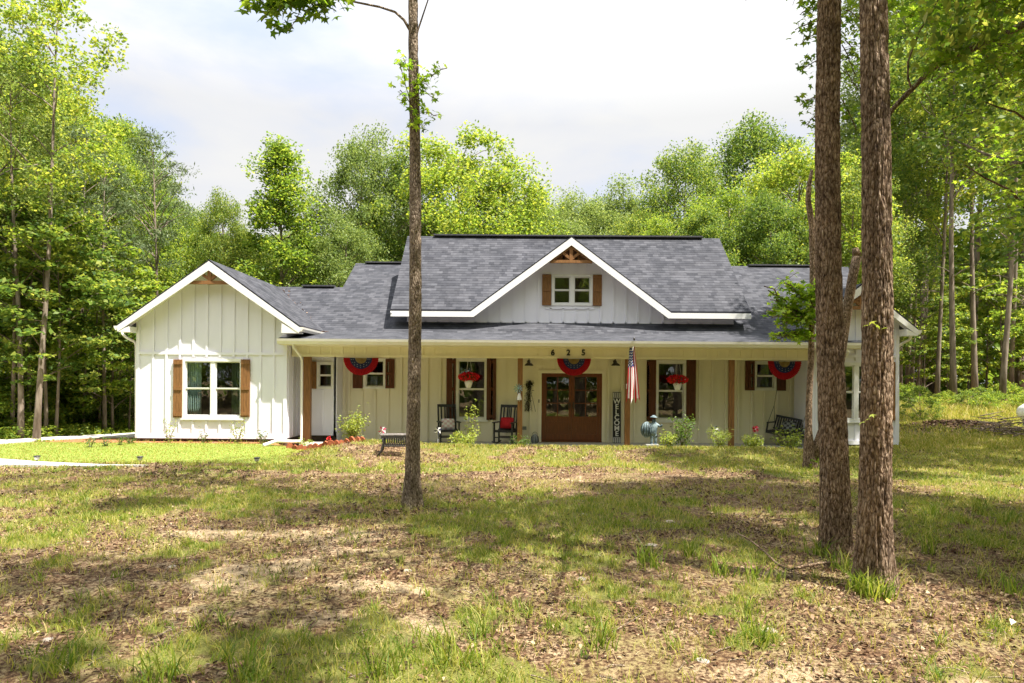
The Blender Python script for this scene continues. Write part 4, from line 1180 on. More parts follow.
# trees that stand around the photographer (behind and beside), giving shade and reflections
go = dict(label='yard tree outside the frame beside the viewpoint', group='yard trees outside the frame')
YARD = [(2.6,1.2,20,'tall_a',.75),(8.2,7.5,15,'oak_b',.8),(10.5,12.5,16,'tall_b',1.05),(1.0,-3.0,15,'oak_b',.9),(-6.5,0.5,14,'tall_b',1.0),(12.5,4,16,'oak_a',.7),(3.2,-8,16,'oak_a',.8),(-12,-4,16,'oak_b',.9)]
for x, y, h, k, w in YARD: plant(k, x, y, h, **go, wide=w)
for i in range(18):
    a = i/17; x = -40+80*a; y = -13-5*sin(a*9)
    plant(['oak_a','oak_b','maple_a','tall_a'][i % 4], x, y, 16, 'tree in the wood behind the viewpoint', group='trees behind the viewpoint', wide=1.2)

for i in range(26):
    x = -22+44*i/25; y = -6.5-4*abs(sin(i*1.7))
    plant(['sapling_a','sapling_b','sapling_b'][i % 3], x, y, 4+2.5*abs(sin(i)), 'young tree in the wood behind the viewpoint', group='young trees behind the viewpoint', wide=1.4)
# --- far wood as one mass
def far_mass(seed=3):
    rng = np.random.default_rng(seed); n = 90000
    a = rng.uniform(-1.02, 1.02, n)                       # bearing
    d = rng.uniform(56, 74, n)
    x = np.tan(a*.75)*d; 
    hmax = np.where(x < -8, 11.0, np.where(x > 26, 14.0, 7.0))+2.5*fbm(x*.15, d*.1, 4, 3)
    z = rng.random(n)**.85*hmax
    C = np.stack([x, d, z], 1); v, f = quads(C, .75*(.6+.8*rng.random(n)), rng, up=.3, asp=.7)
    o = link('far_wood', arr_mesh('far_wood', v, f), M['leaf_bright']); tag(o, 'distant mass of green woodland behind everything', 'woodland', kind='stuff')
far_mass()
def back_mass():
    rng = np.random.default_rng(8); n = 30000
    x = rng.uniform(-60,60,n); y = -rng.uniform(22,32,n); z = rng.random(n)*14
    v, f = quads(np.stack([x,y,z],-1), .7*(.6+.8*rng.random(n)), rng, up=.3, asp=.7)
    o = link('far_wood', arr_mesh('back_wood', v, f), M['leaf']); tag(o, 'mass of green woodland behind the viewpoint', 'woodland', kind='stuff')
back_mass()

# --- close trees -------------------------------------------------------------------
def trunk_mesh(path, rads, nseg=72, nring=240, ridge=.012, seed=0, freq=9.0, flare=0.0, vf=1.1, roots=5):
    """path: list of (x,y,z) keyed evenly in z; displaced bark ridges"""
    P_ = np.array(path, float); t = np.linspace(0, 1, nring+1)
    ti = np.linspace(0, 1, len(P_))
    cx_, cy_, cz_ = (np.interp(t, ti, P_[:,k]) for k in range(3))
    rr = np.interp(t, ti, rads)
    th = np.linspace(0, 2*pi, nseg, endpoint=False)
    T, TH = np.meshgrid(t, th, indexing='ij')
    zz = cz_[:,None]+0*TH; h = zz-cz_[0]
    r = rr[:,None]+0*TH
    # plated bark: ridges elongated in z, wrapping round
    u = TH/(2*pi)*freq*2
    def wrapn(u, v, s, per):
        w = (TH/(2*pi))
        return vnoise(u, v, s)*(1-w)+vnoise(u-per, v, s)*w
    n1 = wrapn(u, zz*vf*3+.0, seed, freq*2); n2 = wrapn(u*2.3, zz*vf*8, seed+5, freq*4.6); n3 = wrapn(u*.35, zz*.9, seed+9, freq*.7)
    rid = 1-np.abs(2*n1-1)*1.6
    disp = ridge*(rid*.9+(n2-.5)*1.0)+(n3-.5)*.05*r*1.2
    fl = flare*np.exp(-h/.33)*(1+.55*np.sin(TH*roots+seed)+.2*np.sin(TH*3+1))*r
    r2 = r+disp+fl
    V_ = np.stack([cx_[:,None]+r2*np.cos(TH), cy_[:,None]+r2*np.sin(TH), zz], -1).reshape(-1,3)
    i = np.arange(nring)[:,None]*nseg; j = np.arange(nseg)[None,:]; jn = (j+1) % nseg
    Fq = np.stack([i+j, i+jn, i+nseg+jn, i+nseg+j], -1).reshape(-1,4)
    return V_, Fq
LOBE = []
for k in range(5):
    a = pi/2+2*pi*k/5; l = [1,.88,.62,.62,.88][k]
    LOBE += [(l*cos(a), l*sin(a)), (.36*cos(a+pi/5), .36*sin(a+pi/5))]
LOBE = np.array(LOBE)
def star_leaves(name, C, s, m, parent, rng=RNG, up=.9, droop=.25):
    C = np.asarray(C, float); k = len(C)
    n = rng.normal(size=(k,3)); n[:,2] = np.abs(n[:,2])+up; n /= np.linalg.norm(n, axis=1)[:,None]
    t = rng.normal(size=(k,3)); t -= n*(t*n).sum(1)[:,None]; t /= np.linalg.norm(t, axis=1)[:,None]; b = np.cross(n, t)
    s = (np.broadcast_to(s, (k,))*(.7+.6*rng.random(k)))[:,None,None]*.5
    v = C[:,None,:]+s*(LOBE[None,:,0:1]*b[:,None,:]+LOBE[None,:,1:2]*t[:,None,:]) - s*droop*(np.linalg.norm(LOBE, axis=1)[None,:,None]**2)*n[:,None,:]
    v = v.reshape(-1,3)
    return link(name, arr_mesh(name, v, np.arange(k*10).reshape(k,10)), m, parent)
def spray(base, tip, rng, n=40, spread=.35, n_tw=6):
    """leafy branch: twig tubes + leaf centres"""
    pts = limb_pts(base, tip, rng, 7, .06, .05); L_ = np.linalg.norm(np.array(tip)-np.array(base)); leafc = []; twigs = [(pts, .012)]
    for k in range(n_tw):
        q = .2+.8*k/n_tw; p = np.array(pts[min(7, int(q*7))]); d = rng.normal(size=3); d[2] = d[2]*.4-.05; d /= np.linalg.norm(d)
        e = p+d*L_*spread*(.6+.6*rng.random()); tw = limb_pts(p, e, rng, 3, .05, .06); twigs.append((tw, .006))
        for _ in range(n//n_tw):
            r_ = rng.random(); c = p+(e-p)*r_+rng.normal(size=3)*.07*np.array([1,1,.7]); leafc.append(c)
    return twigs, leafc
def near_tree(name, label, base_px, base_py, d, path_px, rads, top, crown=None, ridge=.01, flare=.35, barkm='bark', freq=9, seed=0, lf=.13, roots=5):
    """path_px: [(px,py)] from base upward (rows in the photo), then extrapolated to height top"""
    d_old = d; d = gp(base_px, base_py, 0)[1]; kd = d/d_old; rads = [(a, r*kd) for a, r in rads]; print('TREE', name, d_old, d)
    x0, _, _ = P(base_px, base_py, d); g = gz(x0, d)
    e = empty(name, (x0, d, g), 0, label, 'tree')
    pts = []
    for px, py in path_px: q = P(px, py, d); pts.append((q[0]-x0, 0, q[2]-g))
    pts[0] = (pts[0][0], 0, -.15)
    (xa, _, za), (xb, _, zb) = pts[-2], pts[-1]
    # resample evenly in z
    dx_ = (xb-xa)/(zb-za)
    pts.append((xb+dx_*(top-zb)*.6, .0, top))
    zs_ = [p[2] for p in pts]; xs_ = [p[0] for p in pts]
    K = 24; zz = np.linspace(-.15, top, K); xx = np.interp(zz, zs_, xs_); yy = .05*np.sin(zz*.8+seed)
    rd = np.interp(zz, [r[0] for r in rads], [r[1] for r in rads])
    V_, Fq = trunk_mesh(list(zip(xx, yy-yy[0], zz)), rd, ridge=ridge, seed=seed, flare=flare, freq=freq, roots=roots, nring=760, nseg=170, vf=2.0)
    tr = link('trunk', arr_mesh('trunk', V_, Fq, True), M[barkm], e)
    return e, (lambda z: np.array([np.interp(z, zz, xx), 0, z])), g, x0, d
def big_crown(e, at, z0, z1, R_, seed, nclu=46, per=150, leaf=.13, m='leaf_near', barkm='bark', flat=.5):
    rng = np.random.default_rng(seed); b = MB(); C = []
    for k in range(nclu):
        q = (k+.5)/nclu; z = z0+(z1-z0)*q**.85; f = (z-z0)/(z1-z0)
        w = R_*sqrt(max(.05, 1-(max(0, f-.3)/.7)**2))*(.7+.3*min(1, f/.3)); a = k*2.39996+rng.normal()*.4; rr = w*(.3+.7*rng.random()**.6)
        s = at(max(z0*.8, z-rr*.6)); c = at(z)+np.array([rr*cos(a), rr*sin(a), rng.normal()*.25])
        b.tube(limb_pts(s, c, rng, 5), [.05*(1-.85*i/5)+.004 for i in range(6)], 5, caps=False)
        pr = .26*R_*(.7+.6*rng.random()); m_ = int(per*(.6+.8*rng.random()))
        p = rng.normal(size=(m_,3)); p /= np.linalg.norm(p, axis=1)[:,None]; p *= rng.random(m_)[:,None]**.5; p[:,2] *= flat; C.append(c+p*pr)
    b.build('limbs', M[barkm], e, fix=False)
    star_leaves('crown', np.concatenate(C), leaf, M[m], e, rng)

# T1: thin trunk left of centre
e1, at1, g1, x1_, d1_ = near_tree('yard_tree', 'slender lone tree trunk rising left of centre in front of the porch', 412, 507, 10.15,
   [(412,510),(413,470),(413.5,440),(415,380),(416,300),(415.5,220),(414.5,120),(413,60),(413,0)],
   [(-.15,.112),(.3,.105),(1.2,.095),(2.5,.089),(5,.078),(7.5,.066),(13,.02)], 13.5, ridge=.007, flare=.75, barkm='bark_grey', freq=7, seed=3)
big_crown(e1, at1, 8.6, 14.2, 3.2, 31, nclu=40, per=110)
rng1 = np.random.default_rng(8)
def add_limb(e, x0, d, g, px_pts, r0, r1, m, dy=None, name='branch'):
    pts = []
    for i, (px, py) in enumerate(px_pts):
        dd = d+(dy[i] if dy else 0); q = P(px, py, dd); pts.append((q[0]-x0, dd-d, q[2]-g))
    n = len(pts)-1
    return MB().tube(pts, [r0+(r1-r0)*i/n for i in range(n+1)], 8).build(name, m, e, fix=False), pts
add_limb(e1, x1_, d1_, g1, [(411,32),(404,20),(395,12),(380,7),(360,3),(345,0),(320,-10)], .022, .012, M['bark_grey'])
add_limb(e1, x1_, d1_, g1, [(414.5,45),(418,30),(423,15),(428,0),(433,-25)], .016, .008, M['bark_grey'])
tw = MB(); LC = []
for (a, b) in (((411,105),(398,62)),((411,105),(400,90)),((417,85),(447,68)),((417,88),(436,100)),((416,112),(437,116)),((417,80),(428,86)),((416,120),(424,130)),((410,75),(403,58))):
    pa, pb = P(a[0],a[1],d1_-.05), P(b[0],b[1],d1_-.2)
    pa = (pa[0]-x1_, pa[1]-d1_, pa[2]-g1); pb = (pb[0]-x1_, pb[1]-d1_, pb[2]-g1)
    tws, lc = spray(pa, pb, rng1, 26, .22, 6)
    for pts, r in tws: tw.tube(pts, r*.5, 4, caps=False)
    LC += lc
tag(tw.build('twigs', M['bark_grey'], e1, fix=False), kind='stuff'); star_leaves('leaves', LC, .125, M['leaf_sun'], e1, rng1)
# foliage hanging into the top left, from T1's long left limb
tw = MB(); LC = []
for (a, b, n_) in (((330,-30),(242,8),90),((300,-30),(262,22),110),((320,-25),(290,30),120),((330,-20),(305,14),90),((300,-30),(278,10),90),((340,-20),(325,6),50),((330,-30),(250,-8),90),((290,-30),(240,2),70)):
    pa, pb = P(a[0],a[1],8.8), P(b[0],b[1],8.3)
    pa = (pa[0]-x1_, pa[1]-d1_, pa[2]-g1); pb = (pb[0]-x1_, pb[1]-d1_, pb[2]-g1)
    tws, lc = spray(pa, pb, rng1, int(n_*.8), .30, 8)
    for pts, r in tws: tw.tube(pts, r*.5, 4, caps=False)
    LC += lc
tag(tw.build('twigs', M['bark_grey'], e1, fix=False), kind='stuff'); star_leaves('leaves', LC, .21, M['leaf_near'], e1, rng1)

# T2, T3: the pair of big trunks on the right
e2, at2, g2, x2_, d2_ = near_tree('yard_tree', 'left one of the two big rough trunks at the right, standing slightly farther back', 834, 554, 7.6,
   [(836,556),(835.5,520),(834.5,450),(833,380),(832.5,300),(832,200),(831,100),(831,0)],
   [(-.15,.152),(.3,.148),(1.2,.136),(2.4,.131),(4,.123),(6.2,.112),(14,.04)], 14, ridge=.013, flare=.28, seed=11, freq=26)
big_crown(e2, at2, 7.6, 14.5, 3.4, 32, nclu=44, per=120)
e3, at3, g3, x3_, d3_ = near_tree('yard_tree', 'right one of the two big rough trunks, with grass at its foot', 877, 588, 6.45,
   [(875,590),(874,560),(873.5,500),(873,430),(872.5,350),(871.5,250),(871.5,120),(871.5,0)],
   [(-.15,.142),(.3,.137),(1.0,.127),(2.4,.121),(4,.114),(5.5,.107),(14,.04)], 14, ridge=.013, flare=.60, seed=21, freq=25, roots=4)
big_crown(e3, at3, 6.9, 14, 3.6, 33, nclu=46, per=120)
rng3 = np.random.default_rng(9)
# long limb with foliage to the right of T3 (belongs to a tree behind, so a little deeper)
e5 = empty('yard_tree', (X(890,9.6,300)+3.1, 10.4, gz(6.5,10.4)), 0, 'bright leafed tree whose long bent limb crosses the upper right corner', 'tree')
x5, y5, z5 = e5.location
MB().tube([(0,0,-.2),(.05,0,2),(0,0,5),(.1,0,9)], [.14,.12,.1,.05], 10).build('trunk', M['bark'], e5, fix=False)
def l5(pxs, r0, r1, d0=9.8, d1=9.8):
    pts = []; n = len(pxs)-1
    for i, (px, py) in enumerate(pxs):
        dd = d0+(d1-d0)*i/n; q = P(px, py, dd); pts.append((q[0]-x5, dd-y5, q[2]-z5))
    b = MB().tube(pts, [r0+(r1-r0)*i/n for i in range(n+1)], 8); b.build('branch', M['bark'], e5, fix=False); return pts
l5([(1110,0),(1060,12),(1024,24),(1003,35),(985,43),(965,52),(945,60),(930,70),(915,86),(900,101),(892,110),(886,120)], .06, .03, 10.4, 9.6)
l5([(1060,52),(1020,46),(1000,45),(975,49),(955,56)], .02, .016)
l5([(911,88),(908,78),(908,62),(914,45),(920,30),(930,15),(938,0),(945,-20)], .016, .01)
l5([(1040,130),(1015,112),(1000,108),(985,102)], .018, .008)
l5([(1040,225),(1010,190),(985,178),(965,165)], .022, .008)
tw = MB(); LC = []
for i in range(54):
    a = (rng3.uniform(885,1060), rng3.uniform(-40,60)); L_ = rng3.uniform(30,70); an = rng3.uniform(0, pi*2)
    bb = (max(a[0]+L_*cos(an), 884), a[1]+L_*.55*sin(an)+10)
    if a[1] > 20 and a[0] < 940 and rng3.random() < .5: continue
    dd = rng3.uniform(8.8, 11.5)
    pa, pb = P(a[0],a[1],dd), P(bb[0],bb[1],dd+rng3.uniform(-.5,.5))
    f_ = lambda p: (p[0]-x5, p[1]-y5, p[2]-z5)
    tws, lc = spray(f_(pa), f_(pb), rng3, 56, .4, 7)
    for pts, r in tws: tw.tube(pts, r*.5, 4, caps=False)
    LC += lc
for i in range(30):
    a = (rng3.uniform(940,1080), rng3.uniform(60,250)); dd = rng3.uniform(9.5, 14)
    if a[0] < 985 and a[1] > 140: continue
    pa, pb = P(a[0]+25,a[1]-5,dd), P(a[0]-20,a[1]+10,dd)
    tws, lc = spray(f_(pa), f_(pb), rng3, 40, .4, 7)
    for pts, r in tws: tw.tube(pts, r*.5, 4, caps=False)
    LC += lc
tag(tw.build('twigs', M['bark'], e5, fix=False), kind='stuff'); star_leaves('leaves', LC, .13, M['leaf_sun'], e5, rng3)
# leaves left of T2 at the top and between the trunks (T2's own sprays)
tw = MB(); LC = []
for (a, b) in (((822,20),(795,30)),((822,30),(800,45)),((824,0),(790,-5)),((820,60),(802,70)),((822,95),(800,105)),((824,110),(806,125)),((845,40),(858,60)),((842,70),(858,90)),((842,100),(856,130)),((845,10),(860,20)),((842,45),(855,75)),((820,5),(800,15)),((820,-10),(745,0))):
    pa, pb = P(a[0],a[1],7.9), P(b[0],b[1],8.2)
    pa = (pa[0]-x2_, pa[1]-d2_, pa[2]-g2); pb = (pb[0]-x2_, pb[1]-d2_, pb[2]-g2)
    tws, lc = spray(pa, pb, rng3, 30 if b[0] > 760 else 6, .3, 6)
    for pts, r in tws: tw.tube(pts, r*.5, 4, caps=False)
    LC += lc
tag(tw.build('twigs', M['bark'], e2, fix=False), kind='stuff'); star_leaves('leaves', LC, .11, M['leaf_near'], e2, rng3)
# few leaves on T3
LC = [np.array(P(px,py,d3_-.22))-np.array([x3_,d3_,g3]) for px, py in ((866,325),(872,322),(878,326),(884,328),(862,422),(868,419),(872,415))]
star_leaves('leaves', LC, .09, M['yellowleaf'], e3, rng3)

# T4: small forked tree left of the pair
d4 = gp(810,468,0)[1]; x4 = X(810,d4,466); g4 = gz(x4,d4)
e4 = empty('forked_tree', (x4,d4,g4), 0, 'small forked dark tree left of the big trunks with a leafy side branch', 'tree')
def l4(pxs, rs, name='trunk', dy=0):
    pts = []
    for i, (px, py) in enumerate(pxs):
        dd = d4+dy*i/len(pxs); q = P(px, py, dd); pts.append((q[0]-x4, dd-d4, q[2]-g4))
    return MB().tube(pts, rs, 10).build(name, M['bark'], e4, fix=False)
l4([(810,474),(810,462),(809,450),(808.5,430),(809,400),(811,360),(812,320),(813,270),(812,225),(808,200),(809,185),(812,170)], [.20,.15,.12,.075,.068,.066,.064,.07,.068,.06,.05,.03])
l4([(812,462),(818,445),(825,425),(832,400),(840,360),(847,310),(853,275),(857,256)], [.12,.11,.10,.10,.10,.105,.10,.095], 'limb')
l4([(857,256),(855,248)], [.10,.06], 'limb')
tw = MB(); LC = []; r4 = np.random.default_rng(4)
for (a, b) in (((812,330),(764,286)),((812,320),(770,300)),((812,335),(778,340)),((812,325),(766,310)),((812,300),(783,282)),((812,330),(768,290)),((812,325),(775,300)),((812,315),(790,285)),((812,310),(772,318)),((812,335),(785,335)),((812,300),(795,295)),((812,320),(780,325)),((812,300),(820,280)),((812,312),(800,318))):
    pa, pb = P(a[0],a[1],d4), P(b[0],b[1],d4-.4)
    pa = (pa[0]-x4, pa[1]-d4, pa[2]-g4); pb = (pb[0]-x4, pb[1]-d4, pb[2]-g4)
    tws, lc = spray(pa, pb, r4, 84, .34, 8)
    for pts, r in tws: tw.tube(pts, r*.9, 4, caps=False)
    LC += lc
tag(tw.build('twigs', M['bark'], e4, fix=False), kind='stuff'); star_leaves('leaves', LC, .17, M['leaf_sun'], e4, r4)
LC = blob(60, (.25,.2,.14), c=(.1,-.15,.12)); star_leaves('base_leaves', LC, .10, M['leaf_near'], e4, r4)

# --- shrubs by the house
def shrub(px, py_top, py_bot, wpx, d, n, leaf, m, label, stems=5, group=None, asp=.5, name='shrub'):
    x = X(px, d, py_bot); g = gz(x, d); zt = Z(px, py_top, d)-g; w = wpx*d/F/2
    e = empty(name, (x,d,g), 0, label, 'shrub', group); b = MB(); C = []
    for k in range(stems):
        a = k*2.4; tip = (w*.8*cos(a)*random.uniform(.4,1), w*.6*sin(a), zt*random.uniform(.6,1))
        pts = limb_pts((0,0,-.05), tip, RNG, 4, .05, .06); b.tube(pts, [.010,.008,.006,.005,.003], 5, caps=False)
        for _ in range(n//stems):
            q = RNG.random()**.6; i = min(3, int(q*4)); p = np.array(pts[i])+(np.array(pts[i+1])-np.array(pts[i]))*(q*4-i)
            C.append(p+RNG.normal(size=3)*np.array([w,w,zt])*.17)
    C = np.array(C); C[:,2] = np.maximum(C[:,2], .02)
    b.build('stems', M['bark'], e, fix=False); leaf_obj('foliage', C, leaf, m, e, asp=asp); return e
yl, gl_ = M['yellowleaf'], M['leafy']
shrub(353,416,449,32,17.6,900,.075,yl,'yellow green rounded shrub beside the left porch step',8)
shrub(383,440,452,14,17.3,120,.06,yl,'small yellow green shrub in front of the iron bench',4)
shrub(471,404,442,16,18.6,160,.09,yl,'tall leafy plant with yellow top before the window left of the doors',3)
shrub(463,432,447,44,18.3,520,.08,yl,'low wide yellow green shrub in front of the left rocking chair',9)
shrub(520,436,446,26,18.5,160,.09,gl_,'low dark green plant at the foot of the post left of the doors',6,asp=.25)
shrub(683,418,443,36,18.6,460,.085,gl_,'airy grey green rose shrub right of the statue',8)
shrub(720,430,445,30,17.9,520,.10,yl,'bright green daylily clump beside the post right of the right window',8,asp=.2)
shrub(668,434,444,24,18.1,240,.09,yl,'low bright plants at the foot of the statue',6)
shrub(790,430,447,46,18.3,420,.085,yl,'leafy green shrub below the porch swing',9)
shrub(752,434,446,28,18.0,320,.09,yl,'low bright plant under the pink red pinwheel',6)
shrub(168,420,442,20,18.6,150,.06,yl,'small thin shrub under the left shutter of the left wing',6)
shrub(203,428,441,16,18.6,70,.06,gl_,'tiny sparse shrub under the left wing window',4)
shrub(237,420,442,22,18.6,170,.06,yl,'small thin shrub under the right shutter of the left wing',6)
shrub(262,432,442,18,18.6,110,.06,gl_,'small dark shrub near the downspout outlet',5)
shrub(306,440,451,20,17.9,160,.06,yl,'small green plant at the foot of the left porch post',5)
for px, d in ((120,17.9),(105,17.6),(90,17.4),(130,18.3)): shrub(px,437,445,14,d,70,.06,gl_,'scraggly weed on the red soil left of the wing',4,'scraggly weeds on the red soil left of the wing', name='weed')
M['redflw'] = leafmat('red_flowers', [(0,(.45,.01,.01)),(1,(.7,.05,.02))], .2)
e = empty('flower_clump', (X(329,17.6,445), 17.6, gz(X(329,17.6,445),17.6)), 0, 'small clump of red flowers by the porch step', 'flowers')
leaf_obj('flowers', blob(30,(.06,.06,.10),c=(0,0,.2)), .05, M['redflw'], e); leaf_obj('leaves', blob(60,(.12,.1,.1),c=(0,0,.08)), .06, gl_, e)
# ================================================================== GROUND
def lawn_mask(x, y):
    return sstep(-15.5,-14.5,x)*(1-sstep(-5.5,-4.9,x+.15*np.sin(y*2)))*sstep(14.7,15.3,y+.5*(fbm(x*.6,y*.6,41)-.5))*(1-sstep(18.35,18.7,y))
def sand_mask(x, y):
    a = np.exp(-(((x+1.9)/1.2)**2+((y-6.6)/1.3)**2))+.7*np.exp(-(((x+2.4)/1.6)**2+((y-8.3)/.55)**2))+.6*np.exp(-(((x+.2)/.8)**2+((y-5.2)/.5)**2))+.6*np.exp(-(((x-2.4)/1.5)**2+((y-4.5)/.6)**2))
    a = a+.5*np.exp(-(((x-1.6)/1.8)**2+((y-9.2)/.35)**2))+.55*np.exp(-(((x-1.0)/.9)**2+((y-6.9)/.3)**2))
    return np.clip(a*1.1+(fbm(x*1.1,y*1.1,51)-.5)*1.5-.45+.5*sstep(.62,.74,fbm(x*.8,y*1.6,61,4)), 0, 1)
def red_mask(x, y):
    a = sstep(-14,-12,x)*(1-sstep(-5.6,-5.2,x))*sstep(18.3,18.65,y+.5*(fbm(x*2,y*2,71)-.5))*(1-sstep(19.6,20,y))
    b = sstep(-14.2,-13,x)*(1-sstep(-10.2,-9.6,x))*sstep(17.2,17.7,y)*(1-sstep(19.6,20,y))*.8
    c = .6*np.exp(-(((x+4.0)/1.8)**2+((y-17.7)/.5)**2))
    return np.clip(np.maximum(np.maximum(a,b),c), 0, 1)
def grass_mask(x, y):
    n = fbm(x*.7, y*.9, 81, 4); n2 = fbm(x*2.6, y*2.6, 91, 3)
    base = .385+.07*sstep(8.5,12,y)+.20*sstep(13,15.5,y)-.02*sstep(1,3,x)
    base = base+.20*sstep(3.5,6.5,x)*sstep(10,14,y)+.3*sstep(20,24,y)*sstep(8,11,x)
    for cx_, cy_, rx, ry, a in ((-.2,9.0,1.0,1.0,.33),(.4,7.6,.9,.6,.35),(.9,6.5,.3,.3,.4),(-6,9.8,1.6,1.2,.25),(-3.3,10.2,1.3,.9,.25),(-1.4,4.9,1.4,.55,.38),(-4.2,4.6,1.6,.5,.3),(3.0,6.6,.6,.8,.2),(2.1,9.6,.9,1.6,.25),(0,4.3,2,.4,.15),(5.9,9,.8,1.2,.2),
                               (-1.3,12.3,2.2,1.2,-.28),(1.5,13.3,3.2,1.0,-.30),(5.5,11.8,1.8,.9,-.2),(-4.5,6.2,2.2,.9,-.22),(4.4,6.2,1.4,.8,-.15),(15.7,24,2.4,1.2,-1.0),(-2.6,15.9,1.3,.8,-.5)):
        base = base+a*np.exp(-(((x-cx_)/rx)**2+((y-cy_)/ry)**2))
    g = sstep(.54,.84, base+.5*(n-.5)+.95*(n2-.5)+.16)
    g = g*(1-.85*sand_mask(x,y))*(1-red_mask(x,y))
    lm = lawn_mask(x,y)
    g = np.maximum(g, lm)
    g = g*(1-paved(x,y))
    return np.clip(g, 0, 1)
def pip(poly, x, y):
    inside = np.zeros(np.shape(x), bool); n = len(poly)
    for i in range(n):
        (xa, ya), (xb, yb) = poly[i], poly[(i+1) % n]
        c = ((ya > y) != (yb > y)); t = (xb-xa)*(y-ya)/((yb-ya) if yb != ya else 1e-9)+xa
        inside ^= (c & (x < t))
    return inside
DRIVE = [(-30,11.5),(-13.75,16.9),(-12.2,20.2),(-11.2,20.6),(-10.6,21.4),(-10.6,27),(-12.6,27),(-12.6,22.6),(-13.8,18.9),(-30,13.6)]
WALK = [(-30,11.2),(-11.6,15.25),(-10.3,14.85),(-8.8,14.5),(-7.6,14.3),(-8.8,14.2),(-10.6,14.25),(-30,9.9)]
def paved(x, y): return (pip(DRIVE,x,y) | pip(WALK,x,y)).astype(float)

def grow(a, r, lim):
    out = [a]; s = r
    while abs(out[-1]) < lim: s *= 1.28; out.append(out[-1]+s)
    return out[1:]
xs = np.concatenate([[-v for v in grow(17.5,.08,420)][::-1], np.arange(-17.5,17.51,.085), grow(17.5,.08,420)])
ys = np.concatenate([[3.0-(v-3.0) for v in grow(3.0,.1,300)][::-1], np.arange(3.0,12,.06), np.arange(12,26.01,.10), grow(26,.11,450)])
GX_, GY_ = np.meshgrid(xs, ys)
def micro(x, y):
    near = 1-sstep(12,24,y); return near*(.018*(fbm(x*6,y*6,101,3)-.5)+.012*(fbm(x*17,y*17,111,2)-.5))
pv = paved(GX_, GY_)
GZ_ = ground(GX_,GY_)+micro(GX_,GY_)*(1-lawn_mask(GX_,GY_)) - .03*pv
nx, ny = len(xs), len(ys)
V_ = np.stack([GX_,GY_,GZ_],-1).reshape(-1,3)
ii = (np.arange(ny-1)[:,None]*nx+np.arange(nx-1)[None,:])
Fg = np.stack([ii,ii+1,ii+nx+1,ii+nx],-1).reshape(-1,4)
gm = arr_mesh('ground', V_, Fg, True)
ca = gm.color_attributes.new('cover', 'FLOAT_COLOR', 'POINT')
far = sstep(30,60,np.hypot(GX_,GY_))
cov = np.stack([grass_mask(GX_,GY_)*(1-far)+.0*far, sand_mask(GX_,GY_), red_mask(GX_,GY_), lawn_mask(GX_,GY_)],-1).reshape(-1,4).astype(np.float32)
ca.data.foreach_set('color', cov.ravel())
def groundmat():
    m = mat('ground', (.2,.15,.1), .95, .15)
    at = N(m, 'ShaderNodeAttribute', attribute_name='cover'); sp = N(m, 'ShaderNodeSeparateColor'); L(m, at.outputs['Color'], sp.inputs[0])
    f1, vec = noise_fac(m, 3.2, 8, .72); f2, _ = noise_fac(m, 26, 6, .7); f3, _ = noise_fac(m, 90, 4, .7)
    litter = ramp(m, f2, [(.32,(.028,.014,.007)),(.46,(.09,.050,.026)),(.58,(.20,.118,.062)),(.72,(.37,.25,.15))])
    sand = ramp(m, f2, [(.30,(.18,.12,.065)),(.48,(.35,.255,.15)),(.72,(.50,.39,.25))])
    dry = ramp(m, f3, [(.3,(.14,.11,.045)),(.5,(.24,.20,.08)),(.7,(.36,.30,.14))])
    grass = ramp(m, f3, [(.3,(.07,.085,.018)),(.5,(.15,.15,.035)),(.7,(.25,.23,.07))])
    lawn = ramp(m, f3, [(.3,(.13,.18,.03)),(.55,(.20,.255,.045)),(.75,(.28,.33,.07))])
    red = ramp(m, f2, [(.3,(.20,.075,.035)),(.6,(.42,.19,.09)),(.75,(.50,.28,.16))])
    def mix(a, b, fac):
        n = N(m, 'ShaderNodeMix', data_type='RGBA'); L(m, a, n.inputs[6]); L(m, b, n.inputs[7])
        if isinstance(fac, float): n.inputs[0].default_value = fac
        else: L(m, fac, n.inputs[0])
        return n.outputs[2]
    def sharpen(o, lo, hi, nz=None):
        a = N(m, 'ShaderNodeMath', operation='ADD'); L(m, o, a.inputs[0])
        s = N(m, 'ShaderNodeMath', operation='MULTIPLY_ADD'); L(m, f2, s.inputs[0]); s.inputs[1].default_value = .9; s.inputs[2].default_value = -.45
        L(m, s.outputs[0], a.inputs[1])
        r = N(m, 'ShaderNodeMapRange'); r.inputs[1].default_value = lo; r.inputs[2].default_value = hi; L(m, a.outputs[0], r.inputs[0]); return r.outputs[0]
    c = mix(litter, sand, sharpen(f1, .50, .72)); f4, _ = noise_fac(m, 1.1, 6, .7); c = mix(c, dry, sharpen(f4, .5, .7))
    c = mix(c, sand, sharpen(sp.outputs[1], .25, .6))
    c = mix(c, grass, sharpen(sp.outputs[0], .35, .8))
    c = mix(c, red, sharpen(sp.outputs[2], .3, .6))
    c = mix(c, lawn, sharpen(at.outputs['Alpha'], .4, .6))
    L(m, c, BS(m).inputs['Base Color'])
    ad = N(m, 'ShaderNodeMath', operation='MULTIPLY_ADD'); L(m, f3, ad.inputs[0]); ad.inputs[1].default_value = .4; L(m, f2, ad.inputs[2])
    bump(m, ad.outputs[0], .8, .03); return m
go_ = link('ground', gm, groundmat()); tag(go_, kind='structure')
